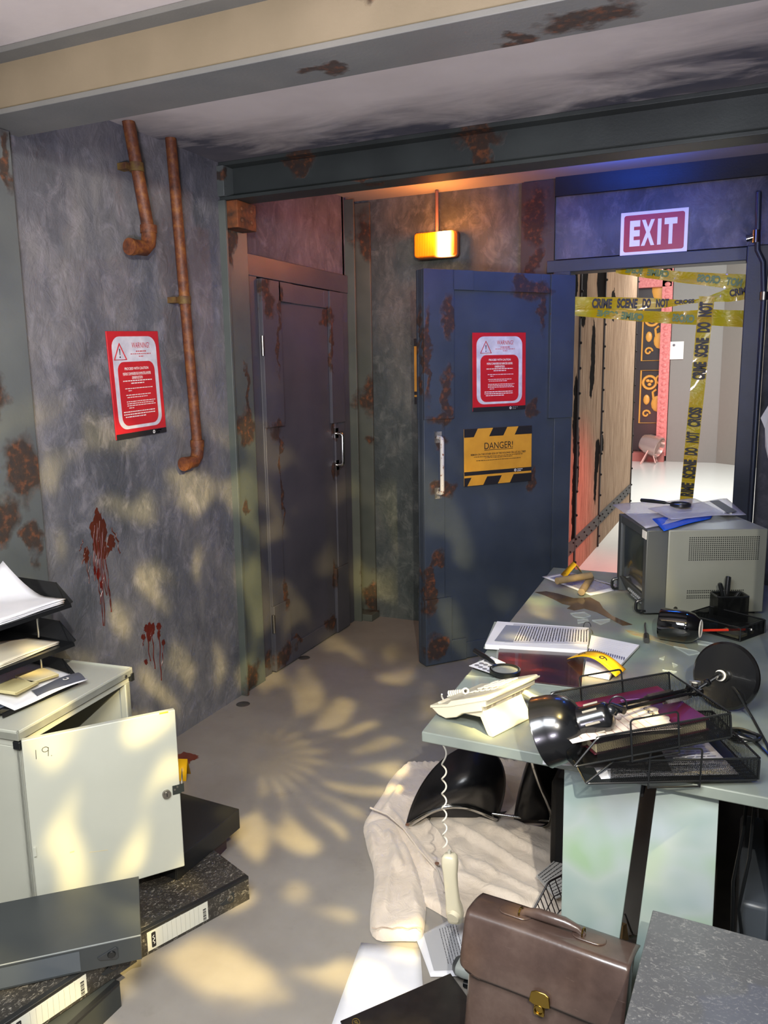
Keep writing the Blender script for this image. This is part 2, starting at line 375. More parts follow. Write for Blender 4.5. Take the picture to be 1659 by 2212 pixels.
def obj(name, mb, m_, parent=None, smooth=True, bevel=0, world=False, solid=0, sub=0, ang=40, label=None, segs=2):
    me = bpy.data.meshes.new(name); vs = mb.v
    if parent is not None and world:
        inv = MW[parent].inverted(); vs = [tuple(inv @ Vector(p)) for p in vs]
    off = Vector((0, 0, 0))
    if parent is None and world == 'own':
        xs = [p[0] for p in vs]; ys = [p[1] for p in vs]; zs = [p[2] for p in vs]
        off = Vector(((min(xs)+max(xs))/2, (min(ys)+max(ys))/2, min(zs))); vs = [tuple(Vector(p)-off) for p in vs]
    me.from_pydata(vs, [], mb.f)
    if mb.uv:
        ul = me.uv_layers.new(name='UVMap')
        for i, c in mb.uv.items():
            for k, li in enumerate(me.polygons[i].loop_indices): ul.data[li].uv = c[k]
    for x in (m_ if isinstance(m_, list) else [m_]): me.materials.append(x)
    me.validate(); me.update()
    bm = bmesh.new(); bm.from_mesh(me)
    if not mb.uv: bmesh.ops.recalc_face_normals(bm, faces=bm.faces)
    bm.to_mesh(me); bm.free()
    o = bpy.data.objects.new(name, me); COL.objects.link(o)
    if parent is not None: o.parent = parent; MW[o] = MW[parent]
    else: o.location = off; MW[o] = Matrix.Translation(off)
    if smooth:
        for p in me.polygons: p.use_smooth = True
        me.set_sharp_from_angle(angle=math.radians(ang))
    if solid: q = o.modifiers.new('thickness', 'SOLIDIFY'); q.thickness = solid; q.offset = 0
    if bevel: q = o.modifiers.new('bevel', 'BEVEL'); q.width = bevel; q.segments = segs; q.limit_method = 'ANGLE'; q.angle_limit = math.radians(40)
    if sub: q = o.modifiers.new('smooth', 'SUBSURF'); q.levels = sub; q.render_levels = sub
    if label: o['label'] = label
    return o
def solo(name, mb, m_, label, cat, group=None, **kw):
    return tag(obj(name, mb, m_, None, world='own', **kw), label, cat, group)
def struct(name, mb, m_, parent=None, **kw):
    o = obj(name, mb, m_, parent, **kw)
    if parent is None: o['kind'] = 'structure'
    return o
def sroot(name):
    o = bpy.data.objects.new(name, None); COL.objects.link(o); o['kind'] = 'structure'; MW[o] = Matrix.Identity(4); return o
def copy_tree(o, parent=None):
    c = o.copy(); COL.objects.link(c)
    if parent is not None: c.parent = parent
    for ch in [x for x in bpy.data.objects if x.parent == o]: copy_tree(ch, c)
    return c
def fr(o, x, y=None, z=None):
    """frame from origin, x axis, y-ish axis"""
    x = Vector(x).normalized(); z = (Vector(z) if z is not None else x.cross(Vector(y))).normalized(); y = z.cross(x).normalized(); x = y.cross(z)
    A = Matrix((x, y, z)).transposed().to_4x4(); A.translation = Vector(o); return A
UP = Vector((0, 0, 1))
def rz(o, deg): return Matrix.Translation(o) @ Matrix.Rotation(math.radians(deg), 4, 'Z')
def rrect(w, h, r, n=6, cx=0, cy=0):
    out = []
    for sx, sy, a0 in ((1, 1, 0), (-1, 1, 90), (-1, -1, 180), (1, -1, 270)):
        for k in range(n+1):
            a = math.radians(a0+90*k/n); out.append((cx+sx*(w/2-r)+r*math.cos(a), cy+sy*(h/2-r)+r*math.sin(a)))
    return out
# ================================================================== SETTING
XL, ZC, YB = -2.268, 2.562, 4.71
struct('floor', MB().box(-3.2, 2.2, -2.5, 4.72, -.06, 0), M_FLOOR)
struct('floor_hall', MB().box(-6, 7, 4.72, 17, -.06, 0), M_HALLFLOOR)
struct('ceiling', MB().box(-3.2, 2.2, -.6, 3.4, ZC, ZC+.06), M_CEIL)
struct('ceiling_alcove', MB().box(-3.2, 2.2, 3.40, 4.80, 2.655, 2.72), M('a5a09a', 'alcove_ceiling_paint', rough=.6))
wl = MB().box(-2.45, XL, -2.0, 3.30, -.02, 2.6)
struct('wall_left', wl, M_WALL_L)
struct('wall_door', MB().box(-2.45, -2.30, 3.44, 4.55, 2.19, 2.66).box(-2.45, -2.30, 4.53, 4.8, 0, 2.66).box(-2.6, -2.45, 3.2, 4.8, 0, 2.66), M_WALL_X)
struct('wall_back', MB().box(-2.45, -1.15, YB, YB+.1, 0, 2.66), M_WALL_B)
xw = MB().box(-1.04, .35, 4.69, 4.80, 2.22, 2.60).box(.06, .35, 4.70, 4.80, 0, 2.3)
struct('wall_exit', xw, M_WALL_X)
struct('wall_right', MB().box(.155, .3, 1.9, 4.70, -.02, 2.66), mat('dark_rusty_wall', hexc('241d1c'), .6, c2=hexc('3c2a24'), scale=3, bump=.4, bscale=20))
struct('trim_header', MB().box(-1.04, .35, 4.665, 4.80, 2.555, 2.655), painted('header_paint', hexc('15171d'), hexc('1c1f27')))
# door frame of the exit
struct('trim_exit', MB().box(-1.08, -.048, 4.66, 4.80, 2.145, 2.212).box(-.048, .055, 4.65, 4.80, 0, 2.215).box(-1.04, -.945, 4.66, 4.80, 0, 2.15), NAVY, bevel=.004)
# steel posts and beams
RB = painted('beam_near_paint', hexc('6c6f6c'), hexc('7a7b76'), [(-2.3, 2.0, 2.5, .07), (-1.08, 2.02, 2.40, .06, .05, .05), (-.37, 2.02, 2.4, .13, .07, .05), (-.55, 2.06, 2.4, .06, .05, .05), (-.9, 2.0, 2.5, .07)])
b = MB().box(-3.1, 2.0, 1.91, 2.106, 2.396, 2.412).box(-3.1, 2.0, 1.868, 2.106, 2.545, 2.5615)
beam1 = struct('trim_1', b, RB, bevel=.002)
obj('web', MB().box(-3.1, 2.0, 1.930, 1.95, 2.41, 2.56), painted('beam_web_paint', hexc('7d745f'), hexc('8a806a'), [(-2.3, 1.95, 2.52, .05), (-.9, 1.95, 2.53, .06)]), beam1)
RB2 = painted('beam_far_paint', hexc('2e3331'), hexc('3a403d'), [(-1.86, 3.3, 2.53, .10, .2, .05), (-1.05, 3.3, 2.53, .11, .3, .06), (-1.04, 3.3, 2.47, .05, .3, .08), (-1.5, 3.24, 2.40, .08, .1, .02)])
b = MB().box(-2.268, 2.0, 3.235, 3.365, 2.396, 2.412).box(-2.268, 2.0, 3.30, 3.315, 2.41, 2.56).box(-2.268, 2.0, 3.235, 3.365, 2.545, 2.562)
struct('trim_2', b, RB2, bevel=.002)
struct('wall_side', MB().box(.30, 2.2, 1.9, 2.0, -.02, 2.56), M_WALL_B)
struct('trim_shadow_caster', MB().box(-3.1, 2.0, .60, .80, 2.307, 2.323).box(-3.1, 2.0, .69, .71, 2.32, 2.56), RB, bevel=.002)  # unseen beam added to cut the front lamp's light high on the left wall
struct('wall_above_beam', MB().box(-2.45, 2.0, 3.40, 3.44, 2.55, 2.70), M('8a8680', 'alcove_ceiling_paint'))
RP = painted('post_paint', hexc('4b5250'), hexc('5a605c'), [(-2.25, 3.3, .06, .2, .1, .10), (-2.25, 3.36, 1.35, .2, .1, .10), (-2.25, 3.33, .95, .2, .05, .05), (-2.25, 3.3, 2.2, .2, .05, .12), (-2.25, 3.25, 2.52, .1, .03, .05), (-2.25, 3.38, 1.5, .2, .02, .2)])
post = struct('trim_3', MB().box(-2.31, -2.232, 3.222, 3.238, 0, 2.395).box(-2.31, -2.262, 3.238, 3.44, 0, 2.56).box(-2.31, -2.232, 3.222, 3.30, 2.412, 2.545), RP, bevel=.002)
br = MB().box(-2.262, -2.18, 3.245, 3.40, 2.275, 2.395)
for y in (3.28, 3.36):
    for z in (2.31, 2.36): br.cyl((-2.18, y, z), (-2.172, y, z), .012, .008, 12)
struct('trim_bracket', br, mat('rusty_bracket', RUST_A, .8, c2=RUST_B, scale=20, bump=.4), post, bevel=.003)
struct('trim_4', MB().box(-2.34, -2.235, 4.56, 4.575, 0, 2.64).box(-2.34, -2.325, 4.575, 4.69, 0, 2.64).box(-2.34, -2.19, 4.69, 4.708, 0, 2.64).box(-2.34, -2.17, 4.58, 4.70, 0, .045),
       painted('corner_post_paint', hexc('4c5048'), hexc('5c5e54'), [(-2.2, 4.7, .12, .1, .1, .12), (-2.2, 4.65, 1.45, .12, .1, .16), (-2.2, 4.65, 1.2, .06), (-2.2, 4.65, 2.45, .1, .1, .2), (-2.2, 4.6, .3, .05, .1, .1)]), bevel=.002)
struct('trim_5', MB().box(-1.235, -1.045, 4.685, 4.72, 0, 2.65), painted('brown_post_paint', hexc('3a302e'), hexc('4a3d38'), [(-1.15, 4.7, 2.45, .1, .1, .2), (-1.15, 4.7, 2.2, .05, .1, .1)]))
# left steel column, nearest the camera
cp = painted('left_column_paint', hexc('55595a'), hexc('626664'), [(-2.22, 1.98, 1.30, .1, .10, .14), (-2.22, 1.86, 1.55, .1, .08, .12), (-2.22, 1.99, 1.06, .1, .05, .10), (-2.22, 1.84, 1.14, .1, .12, .1), (-2.22, 2.02, 2.3, .1, .03, .1)])
struct('trim_6', MB().box(-2.268, -2.235, 1.60, 2.04, 0, 2.396).box(-2.235, -2.205, 1.60, 1.62, 0, 2.396), cp, bevel=.003)
# red flecks: door frame of the closed door
FR = painted('door_frame_paint', hexc('42434a'), hexc('4d4c52'), [(-2.28, 3.5, .1, .1, .05, .05)])
struct('trim_7', MB().box(-2.40, -2.285, 3.44, 3.545, 0, 2.19).box(-2.40, -2.285, 4.46, 4.555, 0, 2.19).box(-2.40, -2.28, 3.44, 4.555, 2.09, 2.195), FR, bevel=.003)
# ---- doors: same steel door twice
def steel_door(root, w, h, m_, world=False):
    t = .045
    obj('door_leaf', MB().box(0, w, 0, t, 0.008, h), m_, root, bevel=.003)
    fr_ = MB()
    for x0, x1, z0, z1, e in ((0, .18, h*.64, h, .020), (0, .125, h*.18, h*.64, .012), (0, .165, .008, h*.18, .020),
                          (w-.165, w, h*.63, h, .020), (w-.12, w, h*.20, h*.63, .012), (w-.165, w, .008, h*.20, .020),
                          (.30, w-.22, h-.10, h, .010), (.165, .30, h-.10, h, .020), (w-.22, w-.165, h-.10, h, .010), (.165, w-.165, .008, .10, .010), (.165, .26, .008, .13, .020)):
        fr_.box(x0, x1, -e, 0, z0, z1); fr_.box(x0, x1, t, t+e, z0, z1)
    obj('edge_plates', fr_, m_, root, bevel=.002)
WD = .962; a_ = math.radians(49.6)
DM = painted('open_door_paint', hexc('363e4a'), hexc('424a56'), [(.14, 0, 1.88, .05, .1, .14), (.14, 0, 1.5, .04, .1, .16), (.10, 0, 1.36, .10, .1, .05), (.70, 0, 2.03, .10, .1, .07), (.75, 0, 1.94, .03, .1, .14), (.60, 0, 2.05, .07, .1, .06),
             (.09, 0, 1.24, .06, .1, .05), (.12, 0, 1.0, .10, .1, .05), (.07, 0, .6, .06, .1, .06), (.03, 0, .45, .04, .1, .2), (.06, 0, .1, .08, .1, .1), (.70, 0, 1.40, .05, .1, .07), (.70, 0, 1.0, .03, .1, .10), (.02, 0, 1.7, .03, .1, .3)], rough=.4)
od = sroot('door_1'); od.matrix_world = rz((-1.554, 3.947, 0), math.degrees(a_)); MW[od] = od.matrix_world.copy()
tag(od, 'blue-grey steel door standing open with warning and danger signs', 'door'); od['kind'] = 'structure'
steel_door(od, WD, 2.125, DM)
def bow_handle(root, x, z0, z1, m_, d=.055, lab=None):
    hd = MB().wire([(x, 0, z0), (x, -d, z0+.004), (x, -d, z1-.004), (x, 0, z1)], .0115, 12, rad=.016, k=5)
    for z in (z0, z1): hd.box(x-.022, x+.022, -.012, -.004, z-.03, z+.03)
    obj('door_handle', hd, m_, root, label=lab)
M_WORN = NT('worn_white_metal'); M_WORN.base(M_WORN.ramp(M_WORN.noise(M_WORN.coord(), 55, 5), [(.58, hexc('c9c6c0')), (.68, RUST_B)])); M_WORN.set(rough=.4); M_WORN = M_WORN.m
bow_handle(od, .085, .965, 1.265, M_WORN)
cdr = sroot('door_2'); cdr.matrix_world = fr((-2.283, 3.553, 0), (0, 1, 0), (-1, 0, 0), UP) ; 
_c = Matrix(((0, -1, 0, -2.283), (1, 0, 0, 3.553), (0, 0, 1, 0), (0, 0, 0, 1))); cdr.matrix_world = _c; MW[cdr] = _c.copy()
CM = painted('closed_door_paint', hexc('45454c'), hexc('504f55'), [(.06, 0, 1.97, .06, .1, .10), (.18, 0, 1.98, .04, .1, .10), (.14, 0, 1.78, .02, .1, .2), (.10, 0, 1.32, .10, .1, .06), (.15, 0, 1.05, .02, .1, .35), (.70, 0, 1.93, .07, .1, .05), (.75, 0, 1.75, .02, .1, .2),
             (.77, 0, 1.02, .04, .1, .06), (.77, 0, 1.26, .03, .1, .04), (.14, 0, .40, .03, .1, .12), (.08, 0, .06, .1, .1, .07), (.25, 0, .10, .07, .1, .04), (.66, 0, .08, .07, .1, .06), (.73, 0, .38, .04, .1, .08), (.03, 0, 2.04, .06, .1, .06)])
tag(cdr, 'closed dark steel door with plated edges and slim chrome handle', 'door'); cdr['kind'] = 'structure'
steel_door(cdr, .895, 2.083, CM)
bow_handle(cdr, .79, 1.055, 1.25, CHROME, .05)
hg = MB()
for z in (.28, 1.75): hg.cyl((-.004, -.016, z-.05), (-.004, -.016, z+.05), .009)
obj('hinge', hg, STEEL, cdr)
# ================================================================== HALL beyond the exit
def woodm():
    t = NT('weathered_boards'); v = t.coord()
    g = t.noise(t.coord((1, 7, .55)), 5, 7, .65, .5)
    c = t.ramp(g, [(.3, hexc('6b5546')), (.5, hexc('97806b')), (.7, hexc('b59e86'))])
    G = []
    for px, py, ry_, rz_ in ((1243, 900, .07, .32), (1240, 1080, .06, .42), (1247, 1000, .05, .3), (1281, 770, .07, .30), (1277, 820, .05, .15), (1290, 985, .09, .16), (1286, 1040, .05, .20), (1300, 960, .06, .10), (1262, 610, .10, .35), (1300, 605, .16, .30), (1325, 660, .10, .15), (1240, 610, .10, .25)):
        q = on(px, py, 'x', -1.2); G.append((q.x, q.y, q.z, .12, ry_*1.5, rz_*1.05))
    mk = rustmask(t, G, t.coord((1, 1, .5)) if False else t.coord(), .07, 13)
    mk = t.ramp(mk, [(.12, 0), (.3, 1)])
    t.base(t.mix(mk, c, hexc('0c0706'))); t.set(rough=.9, spec=.05); t.bump(t.math('SUBTRACT', g, mk), .6, .02); return t.m
ww = struct('wall_hall_left', MB().box(-1.45, -1.2, 4.9, 9.6, -.02, 3.2), woodm())
s_ = MB()
for y in (5.35, 6.28, 7.40, 9.58): s_.box(-1.2, -1.188, y, y+.035, 0, 3.2)
s_.box(-1.2, -1.19, 4.9, 9.6, .20, .30)
obj('iron_straps', s_, M('2b2422', 'dark_iron', rough=.6), ww)
s_ = MB()
for y in (5.367, 6.297, 7.417, 9.597):
    for k in range(16): s_.ball((-1.186, y, .1+k*.19), .012, 8)
for k in range(40): s_.ball((-1.188, 4.95+k*.115, .25+(.025 if k % 2 else -.025)), .009, 8)
obj('rivets', s_, M('1c1716', 'iron_rivet', rough=.5, metal=.6), ww)
struct('wall_hall_front', MB().box(-6, -1.3, 15.12, 15.3, 0, 5), M('b9b4ae', 'hall_paint'))
hw = MB().box(-1.27, 1.2, 14.93, 15.4, 0, 3.55)
struct('wall_hall_back', hw, M('82817d', 'grey_hall_paint', rough=.6))
struct('wall_hall_right', MB().prism([(-.45, 14.92), (2.2, 12.6), (2.2, 14.92)], 0, 3.55), M('85817a', 'beige_hall_paint', rough=.6))
# windows high up
wn = struct('window_1', MB().box(-3, 3.5, 16.6, 16.62, 2.2, 5.2), mat('window_frost', (.95, .98, 1), .4, **{'Emission Color': (.95, .98, 1, 1), 'Emission Strength': 1.3}) if False else M('dfe6e8', 'window_frost', rough=.4))
fm = MB()
for i in range(26): fm.box(-3+i*.26, -2.985+i*.26, 16.55, 16.6, 2.2, 5.2)
obj('window_frame', fm, M('8e9a9c', 'window_bar', rough=.5), wn)
light('window_lamp', 'AREA', (0, 15.9, 4.6), (0, 16.6, 3.9), 260, (.95, .98, 1), 2.5)
# black panel doors with gold scrolls in a pink border
pd = sroot('door_3'); pd.location = (0, 0, 0)
obj('door_leaf', MB().box(-3.2, -1.45, 15.02, 15.10, .18, 3.9), M('2a2428', 'black_lacquer', rough=.4), pd)
obj('step', MB().box(-3.2, -1.30, 14.82, 15.1, 0, .16), M('a86a64', 'pink_step', rough=.6), pd)
GOLD = M('d9a04a', 'gold_paint', rough=.35)
gm = MB()
def ringz(mb, cx, cz, r, t_, y=15.01): mb.tube([(cx+r*math.cos(a*PI/9), y, cz+r*math.sin(a*PI/9)) for a in range(18)], t_, 6, True)
for cx in (-2.18, -1.55):
    for cz in (1.13, 2.22):
        w_, h_ = .21, .46
        gm.tube([(cx-w_, 15.01, cz-h_), (cx+w_, 15.01, cz-h_), (cx+w_, 15.01, cz+h_), (cx-w_, 15.01, cz+h_)], .016, 6, True)
        ringz(gm, cx-.06, cz+.25, .11, .024); ringz(gm, cx+.12, cz+.30, .07, .02)
        [gm.ball((cx-.06+a, 15.01, cz+.25+b), (.035, .02, .03), 10) for a, b in ((-.03, .03), (.03, .02), (0, -.035))]; gm.ball((cx-.10, 15.01, cz-.05), (.055, .02, .09), 12); gm.ball((cx+.08, 15.01, cz-.12), (.10, .02, .14), 12)
        gm.tube([(cx-.1+.07*math.cos(t*.5)*(1-t*.05), 15.01, cz-.3+.07*math.sin(t*.5)*(1-t*.05)) for t in range(14)], .018, 6)
        gm.tube([(cx+.02, 15.01, cz-.05), (cx, 15.01, cz+.08), (cx+.06, 15.01, cz+.13)], .022, 6)
gm.ball((-1.50, 15.01, 2.98), (.13, .02, .22), 14); gm.ball((-1.50, 15.01, 3.22), (.06, .02, .1), 12)
obj('gold_scrollwork', gm, GOLD, pd)
pb = MB().box(-1.45, -1.28, 14.9, 15.1, .1, 3.35).box(-3.2, -1.3, 14.9, 15.1, 3.0, 3.35)
for k in range(30): pb.ball((-1.365, 14.9, .2+k*.105), (.05, .012, .04), 8)
obj('border', pb, mat('pink_border', hexc('c86a6a'), .5, c2=hexc('dd8a86'), scale=30), pd)
# floor floodlight
fl = thing('floodlight', 'silver floodlight on a forked stand on the hall floor', 'lamp', Vector((-1.62, 14.6, 0)) if False else Vector((on(1392, 992, 'z', .16).x, 14.60, 0)))
obj('lamp_housing', MB().lathe([(.02, -.2), (.13, -.16), (.17, -.05), (.18, .16), (.165, .17), (.15, .1), (0, .1)], 24, fr((0, 0, .32), (0, 1, 0), z=(.8, -.3, -.25))), M('c8b4ae', 'silver_housing', rough=.25, metal=.7), fl)
lg = MB()
for y in (-.12, .12): lg.tube([(-.14, y-.1, 0), (0, y, .30), (.1, y-.02, .02)], .016, 6)
obj('stand', lg, M('d0a8a0', 'pink_lit_stand', rough=.4), fl)
o_ = on(1462, 757, 'y', 14.92)
pl_ = thing('wall_label', 'white square label fixed to the grey hall wall', 'label', Matrix.Translation(o_))
obj('card', MB().box(-.11, .11, -.012, 0, -.15, .15), WHITE, pl_)
obj('emblem', MB().cyl((-.05, -.012, .09), (-.05, -.014, .09), .022), GREYINK, pl_)
# ================================================================== TAPE
TY = 4.72
def T(px, py, y=TY): return on(px, py, 'y', y)
def ribbon(tops, bots, wav=.006, twist=0):
    mb = MB(); n = 40
    def lerp(L, u):
        k = u*(len(L)-1); i = min(int(k), len(L)-2); return L[i].lerp(L[i+1], k-i)
    Tt = [T(*p) for p in tops]; Bb = [T(*p) for p in bots]
    def f(u, v):
        p = lerp(Tt, u).lerp(lerp(Bb, u), v); p.y += wav*math.sin(u*23)+wav*.6*math.sin(u*11+v*3); return p
    return mb.grid(f, n, 4)
def tape_text(mb, items, mirror, y=-.012, bold=.05):
    for body, px0, py0, px1, py1, hpx in items:
        a, c = T(px0, py0, TY+y), T(px1, py1, TY+y); x = (c-a); L = x.length; hh = (T(px0, py0-hpx/2)-T(px0, py0+hpx/2)).length
        A = fr((a+c)/2, x, z=Vector((0, -1, 0))); mb.text(body, A, L, hh, bold, mirror)
    return mb
GREENINK = M('47662e', 'ink_seen_through_tape', rough=.5)
t1 = solo('barrier_tape', ribbon([(1330, 568), (1385, 578), (1480, 587), (1615, 593)], [(1330, 590), (1385, 599), (1480, 612), (1615, 628)]), M_TAPE, 'topmost yellow tape with mirrored writing under the lintel', 'barrier tape', 'yellow tapes across the exit')
obj('printed_text', tape_text(MB(), [('CRIME', 1398, 588, 1445, 592, 14), ('SCENE', 1352, 582, 1388, 586, 14), ('CROSS', 1506, 600, 1556, 605, 17), ('NOT', 1569, 607, 1603, 611, 17)], True), GREENINK, t1, smooth=False, world=True)
t2 = solo('barrier_tape', ribbon([(1240, 641), (1330, 642), (1420, 644), (1490, 650), (1530, 640), (1575, 622), (1615, 604)], [(1240, 668), (1330, 670), (1420, 667), (1490, 656), (1530, 652), (1575, 652), (1615, 646)]), M_TAPE, 'middle yellow tape with black writing, twisted up to the right jamb', 'barrier tape', 'yellow tapes across the exit')
obj('printed_text', tape_text(MB(), [('CRIME', 1279, 655, 1322, 656, 21), ('SCENE', 1333, 655, 1377, 656, 21), ('DO', 1388, 655, 1406, 655, 20), ('NOT', 1417, 655, 1445, 654, 18), ('CROSS', 1457, 653, 1500, 650, 9), ('CRIM', 1576, 634, 1612, 627, 16)], False), INK, t2, smooth=False, world=True)
t3 = solo('barrier_tape', ribbon([(1240, 664), (1340, 668), (1440, 674), (1530, 668), (1612, 671)], [(1240, 682), (1340, 691), (1440, 699), (1530, 703), (1612, 707)], .01), M_TAPE, 'lower crumpled yellow tape with faint green mirrored writing', 'barrier tape', 'yellow tapes across the exit')
obj('printed_text', tape_text(MB(), [('CRIME', 1342, 681, 1390, 686, 16), ('SCENE', 1290, 676, 1334, 680, 14), ('CROSS', 1452, 686, 1500, 689, 17)], True), GREENINK, t3, smooth=False, world=True)
def vr(u, v):
    a = T(1510, 640, TY-.03).lerp(T(1466, 1105, TY-.03), u); b_ = T(1544, 640, TY-.03).lerp(T(1494, 1105, TY-.03), u)
    p = a.lerp(b_, v); p.y += .006*math.sin(u*17+v*2); return p
t4 = solo('barrier_tape', MB().grid(vr, 50, 4), M_TAPE, 'yellow tape hanging straight down with upright black writing', 'barrier tape', 'yellow tapes across the exit')
def vtext(mb, items):
    for body, px0, py0, px1, py1, wpx in items:
        a, c = T(px0, py0, TY-.045), T(px1, py1, TY-.045); A = fr((a+c)/2, c-a, z=Vector((0, -1, 0)))
        mb.text(body, A, (c-a).length, wpx*4.68/F*1.12, .05)
    return mb
def vx(y): return 1527-(y-640)*.1011
obj('printed_text', vtext(MB(), [(w_, vx(y0), y0, vx(y1), y1, 22) for w_, y0, y1 in (('RIME', 1072, 1043), ('SCENE', 1033, 993), ('DO', 983, 967), ('NOT', 956, 933), ('CROSS', 922, 880), ('CRIME', 820, 782), ('SCENE', 771, 730), ('DO', 718, 696), ('NOT', 684, 652))]), INK, t4, smooth=False, world=True)
# ================================================================== SIGNS
def text_lines(mb, rows, A):
    """rows of word-length bars: cx, z, width, height"""
    for cx, z, w_, h_ in rows:
        x = cx-w_/2; 
        while x < cx+w_/2-.002:
            l_ = min(random.uniform(.006, .018), cx+w_/2-x); B = MB(A); B.add([(x, z-h_/2, .0006), (x+l_, z-h_/2, .0006), (x+l_, z+h_/2, .0006), (x, z+h_/2, .0006)], [(0, 1, 2, 3)])
            mb.add(B.v, B.f); x += l_+.0028
    return mb
def logo(mb, A, x, z, r=.008):
    B = MB(A); n = 20
    B.add([(x+rr*math.cos(2*PI*k/n), z+rr*math.sin(2*PI*k/n), .0012) for rr in (r, r*.45) for k in range(n)], [(k, (k+1) % n, (k+1) % n+n, k+n) for k in range(n)])
    mb.add(B.v, B.f); text_lines(mb, [(x+.032, z+.004, .034, .004), (x+.026, z-.005, .024, .004)], A)
def warning_sign(A, label, s=1.0, W_=.30, H_=.42):
    """frame A: x right, y up, z out of the wall; origin at the sign's centre"""
    r = thing('warning_sign', label, 'sign', A); t = .006
    I = Matrix.Identity(4)
    obj('board', MB().box(-W_/2, W_/2, -H_/2, H_/2, 0, t), RED_PR, r, bevel=.001)
    wf = mat('smudged_white_print', hexc('d7d6dc'), .4, c2=hexc('b8b7c2'), scale=18)
    obj('white_field', MB().prism(rrect(W_*.86, H_*.865, .045, 6, 0, .008), t, t+.0006), wf, r)
    obj('red_field', MB().prism(rrect(W_*.72, H_*.60, .035, 6, 0, -.035), t+.0006, t+.0012), RED_PR, r)
    obj('footer_strip', MB().box(-W_/2, W_/2, -H_/2, -H_/2+.021, t, t+.0008), INK, r)
    B = Matrix.Translation((0, 0, t+.0012))
    tri = MB(); c = (-.088, .128)
    tri.tube([(c[0]-.034, c[1]-.028, t+.0008), (c[0]+.034, c[1]-.028, t+.0008), (c[0], c[1]+.034, t+.0008)], .0035, 6, True)
    obj('warning_triangle', tri, RED_PR, r)
    ex = MB().add([(c[0]-.003, c[1]+.014, t+.0016), (c[0]+.003, c[1]+.014, t+.0016), (c[0]+.0015, c[1]-.010, t+.0016), (c[0]-.0015, c[1]-.010, t+.0016)], [(0, 1, 2, 3)]).cyl((c[0], c[1]-.018, t+.0008), (c[0], c[1]-.018, t+.0017), .003)
    obj('exclamation_mark', ex, INK, r)
    h = MB().text('WARNING!', B @ Matrix.Translation((.035, .155, 0)), .105, .022, .0)
    text_lines(h, [(.035, .131, .06, .004), (.035, .121, .125, .003), (.035, .111, .03, .003)], Matrix.Translation((0, 0, t+.0004)))
    obj('red_lettering', h, RED_PR, r, smooth=False)
    w2 = MB().text('PROCEED WITH CAUTION', B @ Matrix.Translation((0, .064, 0)), .14, .0105, .02)
    w2.text('HIGHLY DANGEROUS INMATES UNDER', B @ Matrix.Translation((0, .045, 0)), .165, .009, .02)
    w2.text('OBSERVATION.', B @ Matrix.Translation((0, .029, 0)), .065, .009, .02)
    text_lines(w2, [(0, .039, .165, .0012), (0, .023, .065, .0012), (0, .016, .17, .004), (0, .006, .08, .004), (.005, -.014, .165, .003), (-.05, -.023, .02, .003), (.0, -.040, .15, .003), (-.01, -.049, .12, .003),
                    (.01, -.066, .17, .003), (.005, -.074, .16, .003), (.01, -.082, .17, .003), (-.05, -.091, .03, .003), (-.005, -.106, .185, .004), (-.005, -.116, .185, .004), (-.03, -.126, .12, .004)], Matrix.Translation((0, 0, t+.001)))
    logo(w2, Matrix.Translation((0, 0, t+.0002)), .07, -H_/2+.0105, .007)
    obj('white_lettering', w2, WHITE, r, smooth=False)
    return r
def wall_frame(c, x, tilt=0): return fr(c, x, z=Vector(x).cross(UP)) @ Matrix.Rotation(math.radians(tilt), 4, 'Z')
